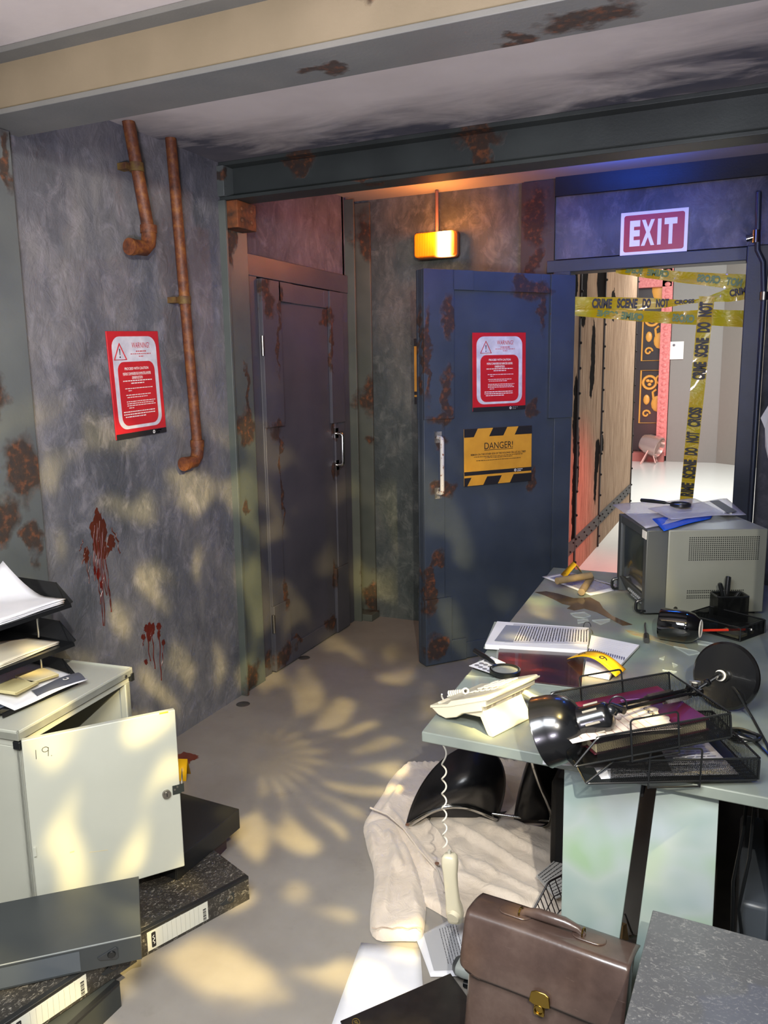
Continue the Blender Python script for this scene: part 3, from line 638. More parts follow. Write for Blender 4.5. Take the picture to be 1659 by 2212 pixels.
# left wall: x axis runs +Y, outward normal +X
warning_sign(wall_frame((XL+.002, 2.597, 1.574), (0, 1, 0), 2.3), 'red warning sign on the plaster wall beside the rusty pipes')
dx, dn = Vector((math.cos(a_), math.sin(a_), 0)), Vector((math.sin(a_), -math.cos(a_), 0))
DO = Vector((-1.554, 3.947, 0))
def door_pt(px, py):
    r = cam2world(Vector((px-CX, py-CY, F))); o = Vector((0, 0, EYE)); P0 = DO+dn*.013
    return o+r*((P0-o).dot(dn)/r.dot(dn))
pa, pb_ = door_pt(1021, 804), door_pt(1135, 802)
ws = (pb_-pa).length
warning_sign(fr((door_pt(1078, 803)), dx, z=dn) @ Matrix.Rotation(math.radians(.6), 4, 'Z'), 'red warning sign on the open door above the yellow sign', W_=.34, H_=.415)
def danger_sign(A, label, W_=.44, H_=.31, tilt=0):
    r = thing('danger_sign', label, 'sign', A); t = .005
    obj('board', MB().box(-W_/2, W_/2, -H_/2, H_/2, 0, t), YEL_PR, r, bevel=.001)
    st = MB(); q = .045
    def par(x0, x1, z0, z1, sl): st.prism([(x0, z0), (x1, z0), (x1+sl, z1), (x0+sl, z1)], t, t+.0008)
    top, bot = H_/2, -H_/2
    st.prism([(-W_/2, top-q), (-W_/2+.06, top-q), (-W_/2+.085, top), (-W_/2, top)], t, t+.0008)
    par(-.062, .03, top-q, top, .026); st.prism([(.105, top-q), (W_/2, top-q), (W_/2, top), (.13, top)], t, t+.0008)
    st.prism([(-W_/2, bot), (-W_/2+.018, bot), (-W_/2+.045, bot+q), (-W_/2, bot+q)], t, t+.0008)
    par(-.10, -.005, bot, bot+q, .026); st.prism([(.075, bot), (W_/2, bot), (W_/2, bot+q), (.10, bot+q)], t, t+.0008)
    st.box(-W_/2, W_/2, bot+q+.012, bot+q+.033, t, t+.0008)
    obj('hazard_stripes', st, INK, r)
    B = Matrix.Translation((0, 0, t+.0012)); d = MB().text('DANGER!', B @ Matrix.Translation((0, .058, 0)), .185, .036, .004)
    d.text('REMAIN ON THE OTHER SIDE OF THE HOLDING CELL AT ALL TIMES', B @ Matrix.Translation((0, .014, 0)), .36, .010, .02)
    text_lines(d, [(.14, .007, .07, .0012), (0, .001, .32, .003), (0, -.007, .18, .003), (0, -.020, .29, .003)], Matrix.Translation((0, 0, t+.001)))
    d.box(-.093, .093, .034, .0365, t+.0005, t+.0015)
    obj('black_lettering', d, INK, r, smooth=False)
    w = MB(); logo(w, Matrix.Translation((0, 0, t+.0004)), .11, bot+q+.0225, .0075); obj('white_lettering', w, WHITE, r, smooth=False)
    return r
danger_sign(fr(door_pt(1076, 984), dx, z=dn) @ Matrix.Rotation(math.radians(.4), 4, 'Z'), 'yellow and black danger sign on the open door beside its handle')
dp = on(893, 803, 'y', 4.70)
danger_sign(fr((dp.x+.215, 4.705, dp.z-.0), (1, 0, 0), z=(0, -1, 0)), 'yellow and black sign on the back wall, mostly hidden behind the open door', .42, .40)
# EXIT sign
xs = thing('exit_sign', 'red and white EXIT sign on the wall over the exit', 'sign', fr((-.512, 4.688, 2.325), (1, 0, 0), z=(0, -1, 0)) @ Matrix.Diagonal((1.035, 1.04, 1, 1)))
obj('board', MB().box(-.166, .166, -.107, .107, 0, .005), M('e6e2e6', 'sign_white', rough=.4), xs, bevel=.001)
obj('red_panel', MB().prism(rrect(.298, .182, .012), .005, .006), M('a01230', 'sign_red', rough=.4), xs)
tx = MB(); 
for ch, cx, w_ in (('E', -.093, .052), ('X', -.028, .066), ('I', .028, .018), ('T', .083, .062)): tx.text(ch, Matrix.Translation((cx, 0, .0066)), w_, .128, .05)
obj('lettering', tx, M('e6e2e6', 'sign_white'), xs, smooth=False)
# ================================================================== PIPES
RUSTP = NT('rusty_pipe'); _v = RUSTP.coord(); RUSTP.base(RUSTP.ramp(RUSTP.noise(_v, 26, 6, .7), [(.32, hexc('3c2115')), (.5, hexc('60331a')), (.68, hexc('80501f'))])); RUSTP.set(rough=.6); RUSTP.bump(RUSTP.noise(_v, 60, 4), .5, .004); RUSTP = RUSTP.m
PXp = XL+.055
def wall_pipe(ptop, pbot, pend, r, lab, clamps, sleeve=None):
    a, b_, c = on(*ptop, 'x', PXp), on(*pbot, 'x', PXp), on(*pend, 'x', PXp)
    a.z = 2.565
    R_ = thing('wall_pipe', lab, 'pipe', Matrix.Translation((PXp, a.y, 0)), 'rusty pipes on the left wall')
    obj('pipe', MB().cyl(a, (b_.x, b_.y, b_.z+.03), r), RUSTP, R_, world=True)
    e = MB().tube([(b_.x, b_.y, b_.z+.045), (b_.x, b_.y, b_.z+.01), (b_.x, b_.y-.008, b_.z-.022), (b_.x, b_.y-.03, b_.z-.042), (b_.x, c.y-.02, b_.z-.046)], r*1.22, 16)
    e.cyl((b_.x, b_.y, b_.z+.02), (b_.x, b_.y, b_.z+.05), r*1.35)
    e.cyl((b_.x, c.y-.025, b_.z-.046), (b_.x, c.y-.005, b_.z-.046), r*1.35)
    obj('elbow', e, RUSTP, R_, world=True)
    for px, py in clamps:
        q = on(px, py, 'x', PXp); y_ = a.y+(b_.y-a.y)*(a.z-q.z)/(a.z-b_.z)
        k = MB().cyl((PXp, y_, q.z-.016), (PXp, y_, q.z+.016), r*1.18).box(XL-.0, PXp-r*.5, y_-.045, y_-.01, q.z-.012, q.z+.012)
        obj('clamp', k, mat('clamp_rust', hexc('4a2a18'), .7, c2=hexc('6e5a24'), scale=25), R_, world=True)
    return R_
wall_pipe((278, 275), (322, 515), (290, 553), .024, 'short rusty wall pipe ending in an elbow high above the sign', [(290, 360)])
wall_pipe((369, 305), (427, 975), (404, 1000), .0225, 'long rusty wall pipe running down past the sign', [(393, 648)])
rp_ = thing('riser_pipe', 'dark pipe with chrome valve on the right exit jamb', 'pipe', Matrix.Translation((.03, 4.62, 0)))
pz = [on(1636, y, 'y', 4.61) for y in (470, 545, 640, 1100)]
obj('pipe', MB().tube([pz[0]+Vector((0, 0, .12)), pz[1]+Vector((0, 0, .01)), pz[1]+Vector((.03, 0, -.05)), pz[2]+Vector((.03, 0, 0)), (pz[2].x+.03, 4.61, .75)], .014, 12), M('3a4150', 'dark_pipe', rough=.4, metal=.5), rp_, world=True)
obj('valve', MB().cyl(pz[0]+Vector((0, 0, -.06)), pz[0]+Vector((0, 0, -.12)), .02).cyl(pz[0]+Vector((-.045, 0, -.10)), pz[0]+Vector((0, 0, -.09)), .015), CHROME, rp_, world=True)
obj('pipe_joint', MB().cyl(pz[2]+Vector((.03, 0, -.02)), pz[2]+Vector((.03, 0, .02)), .02), STEEL, rp_, world=True)
# amber beacon on the back wall
bp = on(944, 530, 'y', 4.64)
bc = thing('beacon_light', 'lit amber beacon lamp hanging from a thin rod', 'lamp', fr((bp.x, 4.64, bp.z), (1, 0, 0), z=(0, -1, 0)))
obj('rod', MB().cyl((0, .06, 0), (0, 2.65-bp.z, 0), .010, seg=12), M('6b5048', 'rod_paint', rough=.5), bc)
obj('back_box', MB().prism(rrect(.265, .15, .02), -.035, .0), M('5a3a20', 'beacon_box', rough=.5), bc, bevel=.003)
AMB = NT('amber_lens'); AMB.base(hexc('ff8a10')); AMB.set(rough=.25)
_g = AMB.n('SeparateXYZ'); AMB.l(AMB.tc.outputs['Object'], _g.inputs[0])
_w = AMB.n('TexWave'); _w.inputs['Scale'].default_value = 30; AMB.l(AMB.coord(), _w.inputs[0])
_d2 = AMB.math('ABSOLUTE', AMB.math('SUBTRACT', _g.outputs[0], .062)); 
_st = AMB.ramp(AMB.math('MULTIPLY', _d2, 5), [(0, 1), (.16, .75), (.34, .10), (1, .05)])
AMB.b.inputs['Emission Color'].default_value = (1, .32, .02, 1)
AMB.l(AMB.mix(AMB.ramp(AMB.math('MULTIPLY', _d2, 5), [(.05, 1), (.3, 0)]), (1, .14, .008), (1, .62, .20)), AMB.b.inputs['Emission Color'])
AMB.l(AMB.math('MULTIPLY', AMB.math('POWER', _st, 2.2), 26), AMB.b.inputs['Emission Strength']); AMB.bump(_w.outputs[1], .3, .003)
obj('amber_lens', MB().prism(rrect(.255, .14, .02), 0, .05), AMB.m, bc, bevel=.008, segs=3)
light('beacon_bulb', 'POINT', (bp.x+.05, 4.50, bp.z+.06), (0, 0, 0), 10, (1, .28, .04), .04)
# ================================================================== DESK
DZ = .74
dk = thing('desk', 'grey-green laminate desk covered in clutter beside the open door', 'desk', (-.69, 1.70, 0))
top = [(-.682, 1.709), (.145, 1.688), (.150, 3.48), (-.752, 3.48)]
obj('tabletop', MB().prism(top, .713, DZ), M_DESK, dk, world=True, bevel=.003)
P = Matrix(((1, 0, 0, 0), (0, 0, -1, 0), (0, 1, 0, 0), (0, 0, 0, 1)))
def vboard(pts, y0, y1): return MB(Matrix.Translation((0, y1, 0)) @ P).prism(pts, 0, y1-y0)
obj('leg', vboard([(-.335, 0), (-.228, 0), (-.167, .713), (-.337, .713)], 1.722, 1.745), M_DLEG, dk, world=True, bevel=.002)
obj('leg', vboard([(-.187, 0), (-.004, 0), (-.010, .713), (-.135, .713)], 1.722, 1.745), M_DLEG, dk, world=True, bevel=.002)
obj('leg', vboard([(-.335, 0), (-.228, 0), (-.167, .713), (-.337, .713)], 3.30, 3.325), M_DLEG, dk, world=True, bevel=.002)
obj('leg', vboard([(-.187, 0), (-.004, 0), (-.010, .713), (-.135, .713)], 3.30, 3.325), M_DLEG, dk, world=True, bevel=.002)
obj('stretcher', MB().box(-.20, -.165, 1.745, 3.30, .66, .713), M('1b1b1c', 'dark_beam', rough=.6), dk, world=True)
obj('back_panel', MB().box(.118, .135, 1.80, 3.42, .0, .70), M('101010', 'dark_panel', rough=.7), dk, world=True)
ct = thing('computer_case', 'dark grey plastic casing with hanging cables beneath the desk', 'computer', (.085, 1.98, 0))
obj('case', MB().box(.045, .115, 1.90, 2.32, .0, .36), M('4a4f55', 'case_grey', rough=.35), ct, world=True, bevel=.012)
obj('cable', MB().tube([(.05, 1.90, .70), (.045, 1.885, .55), (.03, 1.88, .42), (.035, 1.885, .28), (.05, 1.89, .12)], .004).tube([(.065, 1.87, .68), (.06, 1.86, .5), (.045, 1.87, .36), (.07, 1.88, .2)], .004), PLAST_B, ct, world=True)
dark_slab = solo('floor_surface', MB().box(-.16, .11, 1.76, 3.2, .0, .012), mat('dark_floor_brown', hexc('2b2723'), .8, c2=hexc('37322c'), scale=12), 'dark speckled slab on the floor beneath the desk', 'mat')  # thin dark brown slab laid on the floor, mottled by noise
# spill and glass
def poly_on(pts, z): return [on(px, py, 'z', z) for px, py in pts]
spill = [(1156, 1279), (1180, 1277), (1205, 1282), (1240, 1292), (1262, 1291), (1275, 1290), (1295, 1301), (1303, 1314), (1322, 1330), (1345, 1340), (1366, 1349), (1345, 1351), (1322, 1338), (1290, 1322), (1262, 1314), (1240, 1318), (1225, 1314), (1234, 1308), (1215, 1304), (1196, 1294), (1175, 1285)]
solo('coffee_spill', MB().slab(poly_on(spill, DZ+.0016), .0014), mat('coffee_stain', hexc('4a3c30'), .12, c2=hexc('5a4a3c'), scale=20), 'long brown spill running across the desk toward the mug', 'spill')
solo('coffee_spill', MB().slab(poly_on([(1350, 1360), (1380, 1366), (1410, 1373), (1440, 1384), (1478, 1392), (1488, 1402), (1462, 1398), (1430, 1388), (1395, 1378), (1365, 1370)], DZ+.0016), .0014), mat('dried_stain', hexc('8a7a5c'), .25, c2=hexc('7d8272'), scale=40), 'thin pale dried streak on the desk below the black mug', 'spill')
sh = [([(1232, 1325), (1262, 1322), (1276, 1330), (1262, 1335), (1240, 1332)], 'long clear glass splinter beside the brown spill'),
      ([(1247, 1339), (1270, 1337), (1272, 1342), (1248, 1346)], 'small clear glass splinter left of the lozenge shard'),
      ([(1279, 1340), (1318, 1337), (1318, 1342), (1298, 1349)], 'lozenge-shaped glass shard under the brown spill'),
      ([(1455, 1396), (1505, 1406), (1512, 1411), (1488, 1415)], 'triangular glass shard touching the lamp base'),
      ([(1505, 1383), (1543, 1390), (1530, 1394), (1508, 1391)], 'narrow glass shard below the black desk tidy'),
      ([(1424, 1422), (1436, 1418), (1434, 1425)], 'tiny glass chip in the middle of the bare desktop'),
      ([(1452, 1432), (1464, 1437), (1454, 1441)], 'tiny pointed glass chip left of the lamp base'),
      ([(1431, 1447), (1462, 1451), (1450, 1456)], 'thin glass chip just above the wire tray')]
for pts, lab in sh:
    P3 = poly_on(pts, DZ+.004); g_ = MB().slab(P3, .0035); g_.tube([p+Vector((0, 0, .0004)) for p in P3], .0011, 5, True)
    solo('glass_shard', g_, glass('shard_glass', (.8, .92, .88), .02, .16) if 'shg' not in MATS else MATS['shg'], lab, 'broken glass', 'pieces of broken glass on the desk')
    MATS.setdefault('shg', bpy.data.materials['shard_glass'])
gp = solo('glass_plate', MB().slab(poly_on([(1008, 1458), (1052, 1462), (1256, 1488), (1110, 1560), (950, 1530)], DZ+.0045), .004), glass('plate_glass', (.8, .95, .88), .02, .12), 'thin clear glass plate lying under the cream telephone', 'glass plate')
# ---- monitor
th = Vector((.318, .142, 0)).normalized(); fw = Vector((-th.y, th.x, 0)); MO = Vector((-.227, 2.902, .75))
TVF = fr(MO, th, z=UP)   # x: back along the side, y: across the front, z up
tv = thing('crt_monitor', 'boxy grey picture-tube monitor with dark screen standing on the desk', 'monitor', TVF)
TW, TD, THh = .345, .345, .300
GREYM = mat('monitor_grey_metal', hexc('74766d'), .35, c2=hexc('7b7d74'), scale=4)
BEZ = M('3e4245', 'bezel_plastic', rough=.45)
obj('casing', MB().box(0, TD, 0, TW, .0, THh), GREYM, tv, bevel=.004)
bz = MB()
A_ = Matrix(((0, 0, 1, 0), (1, 0, 0, 0), (0, 1, 0, 0), (0, 0, 0, 1)))   # local (x,y,z)->(y across, z up, x depth)
bz.box(-.075, -.0, -.0, .035, -.0, THh).box(-.075, 0, TW-.035, TW, 0, THh).box(-.075, 0, .035, TW-.035, THh-.03, THh)
B2 = MB(Matrix(((1, 0, 0, 0), (0, 0, 1, 0), (0, -1, 0, 0), (0, 0, 0, 1)))) ; 
bz.add([(-.075, .035, .06), (-.075, TW-.035, .06), (-.045, TW-.035, .0), (-.045, .035, .0), (0, .035, .06), (0, TW-.035, .06), (0, TW-.035, 0), (0, .035, 0)],
       [(0, 1, 2, 3), (0, 4, 5, 1), (3, 2, 6, 7), (4, 7, 6, 5), (0, 3, 7, 4), (1, 5, 6, 2)])
obj('bezel', bz, BEZ, tv, bevel=.003)
obj('screen', MB().grid(lambda u, v: (-.066-.012*math.sin(PI*u)*math.sin(PI*v), .035+u*(TW-.07), .055+v*(THh-.085)), 16, 14), M('2e332e', 'dark_glass_screen', rough=.22, coat=.5), tv)
bt = MB()
for i in range(9): bt.box(-.068, -.060, .07+i*.018, .078+i*.018, .028, .036)
for i in range(6): bt.box(-.062, -.054, .08+i*.022, .092+i*.022, .012, .019)
obj('button_row', bt, M('8c8f92', 'button_grey', rough=.4), tv)
hm = MB()
HOLE = M('1a1c1a', 'vent_hole', rough=.9)
hx = .085
def holes(x0, x1, zc, rows, nx):
    for r_ in range(rows):
        for i in range(nx):
            x = x0+(x1-x0)*i/(nx-1); z = zc-r_*.0072; hm.add([(x+.0026*math.cos(k*PI/3), -.0006, z+.0026*math.sin(k*PI/3)) for k in range(6)], [tuple(range(6))])
for bz_ in (.272, .250, .2285, .207): holes(.075, .315, bz_, 3, 34)
holes(.075, .270, .081, 2, 30); holes(.075, .270, .0625, 2, 30)
obj('vent_holes', hm, HOLE, tv, smooth=False)
hn = MB().wire([(-.07, -.0, .01), (-.085, -.0, .01), (-.085, -.0, -.0)], .004)
for y in (.02, TW-.02):
    hn.wire([(-.078, y, .045), (-.098, y, .040), (-.098, y, .005), (-.06, y, .002)], .0055, 8, rad=.01)
obj('rack_handles', hn, PLAST_B, tv)
obj('foot', MB().box(.02, TD-.02, .02, TW-.02, -.010, 0), PLAST_B, tv)
obj('paper_label', MB().box(-.0762, -.075, .006, .05, THh-.034, THh-.006), WHITE, tv)
obj('side_screw', MB().cyl((.035, 0, .018), (.035, -.003, .018), .007), STEEL, tv)
TZ = .75+THh
def slabz(name, pts, z, t, m_, lab, cat, bumpz=.0, group=None):
    """thin sheet lying on a surface: subdivided and gently waved"""
    q = poly_on(pts, z)
    if len(q) == 4:
        mb = MB(); r_ = random.random()*9
        def f(u, v):
            p = q[0].lerp(q[1], u).lerp(q[3].lerp(q[2], u), v); p.z += bumpz*(.5+.5*math.sin(u*7+r_+v*3))*(1 if 0 < u < 1 else .6); return p
        mb.grid(f, 12, 12); o = solo(name, mb, m_, lab, cat, group, solid=t)
    else: o = solo(name, MB().slab(q, t), m_, lab, cat, group)
    return o
slabz('evidence_bag', [(1322, 1092), (1500, 1078), (1560, 1105), (1395, 1142)], TZ+.004, .001, BAGM, 'crumpled clear plastic bag at the front edge of the monitor top', 'plastic bag', .006, 'plastic bags on the monitor')
slabz('evidence_bag', [(1400, 1100), (1570, 1078), (1612, 1112), (1450, 1122)], TZ+.011, .001, BAGM, 'clear plastic bag with a dark strip lying toward the back of the monitor', 'plastic bag', .005, 'plastic bags on the monitor')
slabz('evidence_bag', [(1408, 1122), (1545, 1104), (1535, 1120), (1434, 1147)], TZ+.0032, .001, BAGB, 'bright blue plastic bag hanging over the near edge of the monitor', 'plastic bag', .003, 'plastic bags on the monitor')
solo('paper_strip', MB().slab(poly_on([(1533, 1082), (1552, 1080), (1592, 1104), (1572, 1108)], TZ+.0185), .001), M('2a2c33', 'dark_strip', rough=.5), 'dark printed strip inside the clear bag on the monitor', 'paper')
def magnifier(c, r, hd, hl, lab, z):
    """c world centre, hd handle direction"""
    A = fr((c.x, c.y, z), (hd.x, hd.y, 0), z=UP)
    t = thing('magnifying_glass', lab, 'magnifying glass', A)
    obj('rim', MB().lathe([(r, 0), (r+.004, .002), (r+.004, .012), (r, .014), (r-.003, .012), (r-.003, .002), (r, 0)], 40), PLAST_B, t)
    obj('lens', MB().lathe([(0, .0045), (r*.6, .005), (r-.003, .0065), (r-.003, .008), (r*.6, .0098), (0, .0105)], 40), GLASS, t)
    obj('handle', MB().tube([(r+.002, 0, .007), (r+.02, 0, .007), (r+.03, 0, .008), (r+hl*.6, 0, .009), (r+hl, 0, .008), (r+hl+.004, 0, .008)], [.003, .003, .0065, .008, .0075, .002], 14), PLAST_B, t)
    return t
c1 = on(1470, 1092, 'z', TZ+.02); h1 = on(1385, 1083, 'z', TZ+.02)
magnifier(c1, .036, (h1-c1), (h1-c1).length-.036, 'black magnifying glass lying on the bags on top of the monitor', TZ+.017)
# ---- desk papers
bd = thing('ring_binder', 'open binder of typed sheets lying beyond the dark red folder', 'binder', on(1160, 1375, 'z', DZ))
def lay(pts, z): return poly_on(pts, z)
obj('cover', MB().slab(lay([(1068, 1343), (1270, 1358), (1272, 1412), (1045, 1398)], DZ+.006), .005), M('8b938c', 'binder_board', rough=.5), bd, world=True)
obj('pages', MB().slab(lay([(1074, 1342), (1272, 1356), (1268, 1404), (1048, 1392)], DZ+.022), .015), PAPER, bd, world=True)
obj('typed_sheet', MB().slab(lay([(1110, 1347), (1272, 1358), (1271, 1392), (1090, 1388)], DZ+.0235), .0012), M('b4b4bc', 'grey_sheet', rough=.7), bd, world=True)
def textrows(name, quad, z, rows, parent, m_=GREYINK, wscale=.9, th=.28, seedn=3, cols=None):
    q = lay(quad, z); rnd = random.Random(seedn); mb = MB()
    for k in range(rows):
        v0 = (k+.3)/rows; v1 = v0+th/rows; u = .05
        end = rnd.uniform(.7, .96) if k % 4 == 3 else .96*wscale+.04
        while u < end-.02:
            w_ = rnd.uniform(.02, .07); u1 = min(u+w_, end)
            mb.add([q[0].lerp(q[1], a).lerp(q[3].lerp(q[2], a), b_) for a, b_ in ((u, v0), (u1, v0), (u1, v1), (u, v1))], [(0, 1, 2, 3)]); u = u1+.012
    return obj(name, mb, m_, parent, world=True, smooth=False)
def rot4(q, k): return q[k:]+q[:k]
obj('label_strip', MB().slab(lay([(1093, 1350), (1125, 1352), (1108, 1387), (1068, 1384)], DZ+.0239), .0004), M('7e8390', 'grey_print_block', rough=.6), bd, world=True)
textrows('typed_text', rot4([(1126, 1350), (1270, 1360), (1270, 1390), (1108, 1388)], 1), DZ+.0242, 26, bd, INK, th=.35)
rg = MB()
for px, py in ((1272, 1372), (1268, 1356)):
    c = on(px, py, 'z', DZ+.012); rg.tube([c+Vector((.012*math.cos(a*PI/6), .003, .016*math.sin(a*PI/6)+.004)) for a in range(8)], .0016, 6)
obj('ring', rg, STEEL, bd, world=True)
nb = thing('spiral_notebook', 'open ruled spiral notebook partly under the yellow number card', 'notebook', on(1325, 1405, 'z', DZ))
obj('pages', MB().slab(lay([(1277, 1372), (1381, 1393), (1344, 1432), (1333, 1444), (1266, 1428)], DZ+.010), .007).slab(lay([(1266, 1425), (1334, 1437), (1316, 1462), (1262, 1452)], DZ+.011), .009), PAPER, nb, world=True)
obj('cover', MB().slab(lay([(1275, 1374), (1382, 1396), (1318, 1468), (1258, 1455)], DZ+.003), .0025), PLAST_B, nb, world=True)
sp = MB(); a0, a1 = on(1272, 1405, 'z', DZ+.011), on(1348, 1424, 'z', DZ+.011)
for k in range(17):
    c = a0.lerp(a1, k/16); sp.tube([c+Vector((0, .007*math.cos(a*PI/5), .006*math.sin(a*PI/5))) for a in range(11)], .0011, 6)
obj('spiral', sp, M('4a4a78', 'spiral_wire', rough=.3, metal=.6), nb, world=True)
textrows('ruled_lines', [(1282, 1378), (1370, 1396), (1342, 1420), (1275, 1404)], DZ+.0104, 7, nb, M('b9b4c4', 'rule_ink'), th=.08)
rf = NT('dark_red_print'); _v = rf.coord(); rf.base(rf.ramp(rf.noise(rf.coord((1, 2, 1)), 9, 6, .6, .6), [(.40, hexc('251319')), (.55, hexc('321318')), (.66, hexc('541e1e')), (.78, hexc('7c302c'))])); rf.set(rough=.25, coat=.4); rf = rf.m
fo = solo('folder', MB().slab(lay([(1078, 1400), (1262, 1412), (1256, 1484), (1072, 1462)], DZ+.011), .003), rf, 'dark red printed folder with cloudy picture under the magnifying glass', 'folder')
fs = thing('folder_sleeve', 'clear plastic sleeve lying under the dark red folder', 'plastic sleeve', on(1165, 1440, 'z', DZ))
obj('sleeve', MB().slab(lay([(1074, 1398), (1264, 1410), (1258, 1489), (1066, 1466)], DZ+.0075), .0015), glass('sleeve_plastic', (.9, .95, .9), .2, .10), fs, world=True)
ps = solo('photo_sheet', MB().slab(lay([(1013, 1438), (1062, 1418), (1092, 1432), (1078, 1460)], DZ+.0135), .001), PAPER, 'white sheet with rows of round photos under the magnifying glass', 'paper')
MW[ps] = Matrix.Translation(ps.location)
dt = MB()
for i, (px, py) in enumerate([(1030, 1437), (1038, 1441), (1047, 1445), (1057, 1449), (1040, 1433), (1049, 1436), (1059, 1440), (1050, 1428), (1060, 1431)]):
    c = on(px, py, 'z', DZ+.0137); dt.cyl(c, c+Vector((0, 0, .0004)), .0075, seg=12)
obj('round_pictures', dt, M('77777c', 'photo_grey', rough=.5), ps, world=True)
c2 = on(1091, 1443, 'z', DZ+.03); h2 = on(1026, 1408, 'z', DZ+.02)
magnifier(c2, .040, (h2-c2), (h2-c2).length-.040, 'black magnifying glass lying on the dark red folder', DZ+.0155)
yc = thing('number_card', 'bent yellow card marked 6 lying on the spiral notebook', 'number marker', on(1295, 1435, 'z', DZ+.012))
qa = [(1225, 1426), (1240, 1416), (1310, 1424), (1353, 1447), (1337, 1461), (1322, 1457), (1305, 1461)]
def bent(u, v):
    a = on(1225, 1424, 'z', DZ+.016).lerp(on(1330, 1462, 'z', DZ+.016), u); b_ = on(1243, 1414, 'z', DZ+.016).lerp(on(1352, 1446, 'z', DZ+.016), u)
    p = a.lerp(b_, v); p.z += .030*math.sin(PI*u)**1; return p
obj('card', MB().grid(bent, 20, 3), YELLOW, yc, world=True, solid=.0012)
def ptext(mb, body, c, xdir, ydir, w_, h_, bold=0): 
    A = fr(c, xdir, ydir); return mb.text(body, A, w_, h_, bold)
nm = MB()
for u in (.23, .66):
    c = bent(u, .5)+Vector((0, 0, .0014)); du = bent(u+.05, .5)-bent(u-.05, .5); dv = bent(u, 1)-bent(u, 0)
    ptext(nm, '6', c, -dv, du, .022, .026)
obj('number', nm, INK, yc, world=True, smooth=False)
# map sheet, marker 4, paper rolls
mp_ = thing('map_sheet', 'white-bordered printed map sheet at the far corner of the desk', 'map', on(1260, 1262, 'z', DZ))
mq = [(1171, 1246), (1236, 1237), (1350, 1268), (1276, 1286)]
def shm(quad, z, wav=.006):
    q = lay(quad, z)
    def f(u, v): p = q[0].lerp(q[1], u).lerp(q[3].lerp(q[2], u), v); p.z += wav*math.sin(u*PI)*math.sin(v*PI+.6); return p
    return f
obj('sheet', MB().grid(shm(mq, DZ+.003), 12, 12), PAPER, mp_, world=True, solid=.0008)
MAPP = NT('map_print'); _v = MAPP.coord(); MAPP.base(MAPP.ramp(MAPP.noise(_v, 45, 6, .7, 1), [(.4, hexc('6a6a88')), (.55, hexc('8c8ca4')), (.62, hexc('8a7a66')), (.75, hexc('b0b0c4'))])); MAPP.set(rough=.4); MAPP = MAPP.m
f0 = shm(mq, DZ+.0042)
obj('printed_area', MB().grid(lambda u, v: f0(.10+u*.74, .10+v*.80), 12, 12), MAPP, mp_, world=True)
obj('dark_margin', MB().grid(lambda u, v: f0(.82+u*.10, .10+v*.80), 4, 12), M('2c2c34', 'map_margin', rough=.4), mp_, world=True)
obj('margin_text', MB().cyl(f0(.87, .45)+Vector((0, 0, .0003)), f0(.87, .45)+Vector((0, 0, .001)), .006, seg=14).add([f0(.86, .55)+Vector((0, 0, .0006)), f0(.88, .55)+Vector((0, 0, .0006)), f0(.88, .72)+Vector((0, 0, .0006)), f0(.86, .72)+Vector((0, 0, .0006))], [(0, 1, 2, 3)]), WHITE, mp_, world=True)
def roll(p, q, r, z, lab):
    a, b_ = on(*p, 'z', z), on(*q, 'z', z)
    solo('cardboard_roll', MB().tube([a, a.lerp(b_, .5), b_], r, 20).tube([a-(b_-a).normalized()*.0005, a+(b_-a).normalized()*.001], r*.7, 14), mat('brown_roll', hexc('7d6a4c'), .75, c2=hexc('8f7a58'), scale=20), lab, 'paper roll', 'brown rolls on the map sheet')
roll((1256, 1279), (1276, 1248), .0135, DZ+.0185, 'brown roll underneath, pointing away from the camera')
roll((1203, 1255), (1276, 1243), .0135, DZ+.046, 'brown roll on top, lying crosswise beside the marker 4')
y4 = thing('number_marker', 'yellow folded tent card marked 4 standing behind the brown rolls', 'number marker', on(1235, 1235, 'z', DZ))
pk = on(1238, 1216, 'z', DZ+.085)
la, lb = on(1216, 1245, 'z', DZ+.022), on(1258, 1237, 'z', DZ+.010)
wd = Vector((-.035, .0, 0))
e1 = on(1211, 1240, 'z', DZ+.02)-la
t_ = MB()
pkb = on(1243, 1221, 'z', DZ+.08)
q = [on(1211, 1241, 'z', DZ+.015), on(1222, 1248, 'z', DZ+.012), on(1246, 1220, 'z', DZ+.075), on(1238, 1213, 'z', DZ+.075)]
obj('front_leaf', MB().add(q, [(0, 1, 2, 3)]), YELLOW, y4, world=True, solid=.001)
obj('rear_leaf', MB().add([q[3], q[2], on(1259, 1239, 'z', DZ+.005), on(1250, 1232, 'z', DZ+.005)], [(0, 1, 2, 3)]), YELLOW, y4, world=True, solid=.001)
c = (q[0]+q[1]+q[2]+q[3])/4; nrm = (q[1]-q[0]).cross(q[3]-q[0]).normalized(); nrm = nrm if nrm.dot(Vector((0, 0, EYE))-c) > 0 else -nrm
obj('number', ptext(MB(), '4', c*.55+(q[0]+q[1])*.225+nrm*.0012, (q[3]-q[0]), nrm.cross(q[3]-q[0]), .018, .026), INK, y4, world=True, smooth=False)
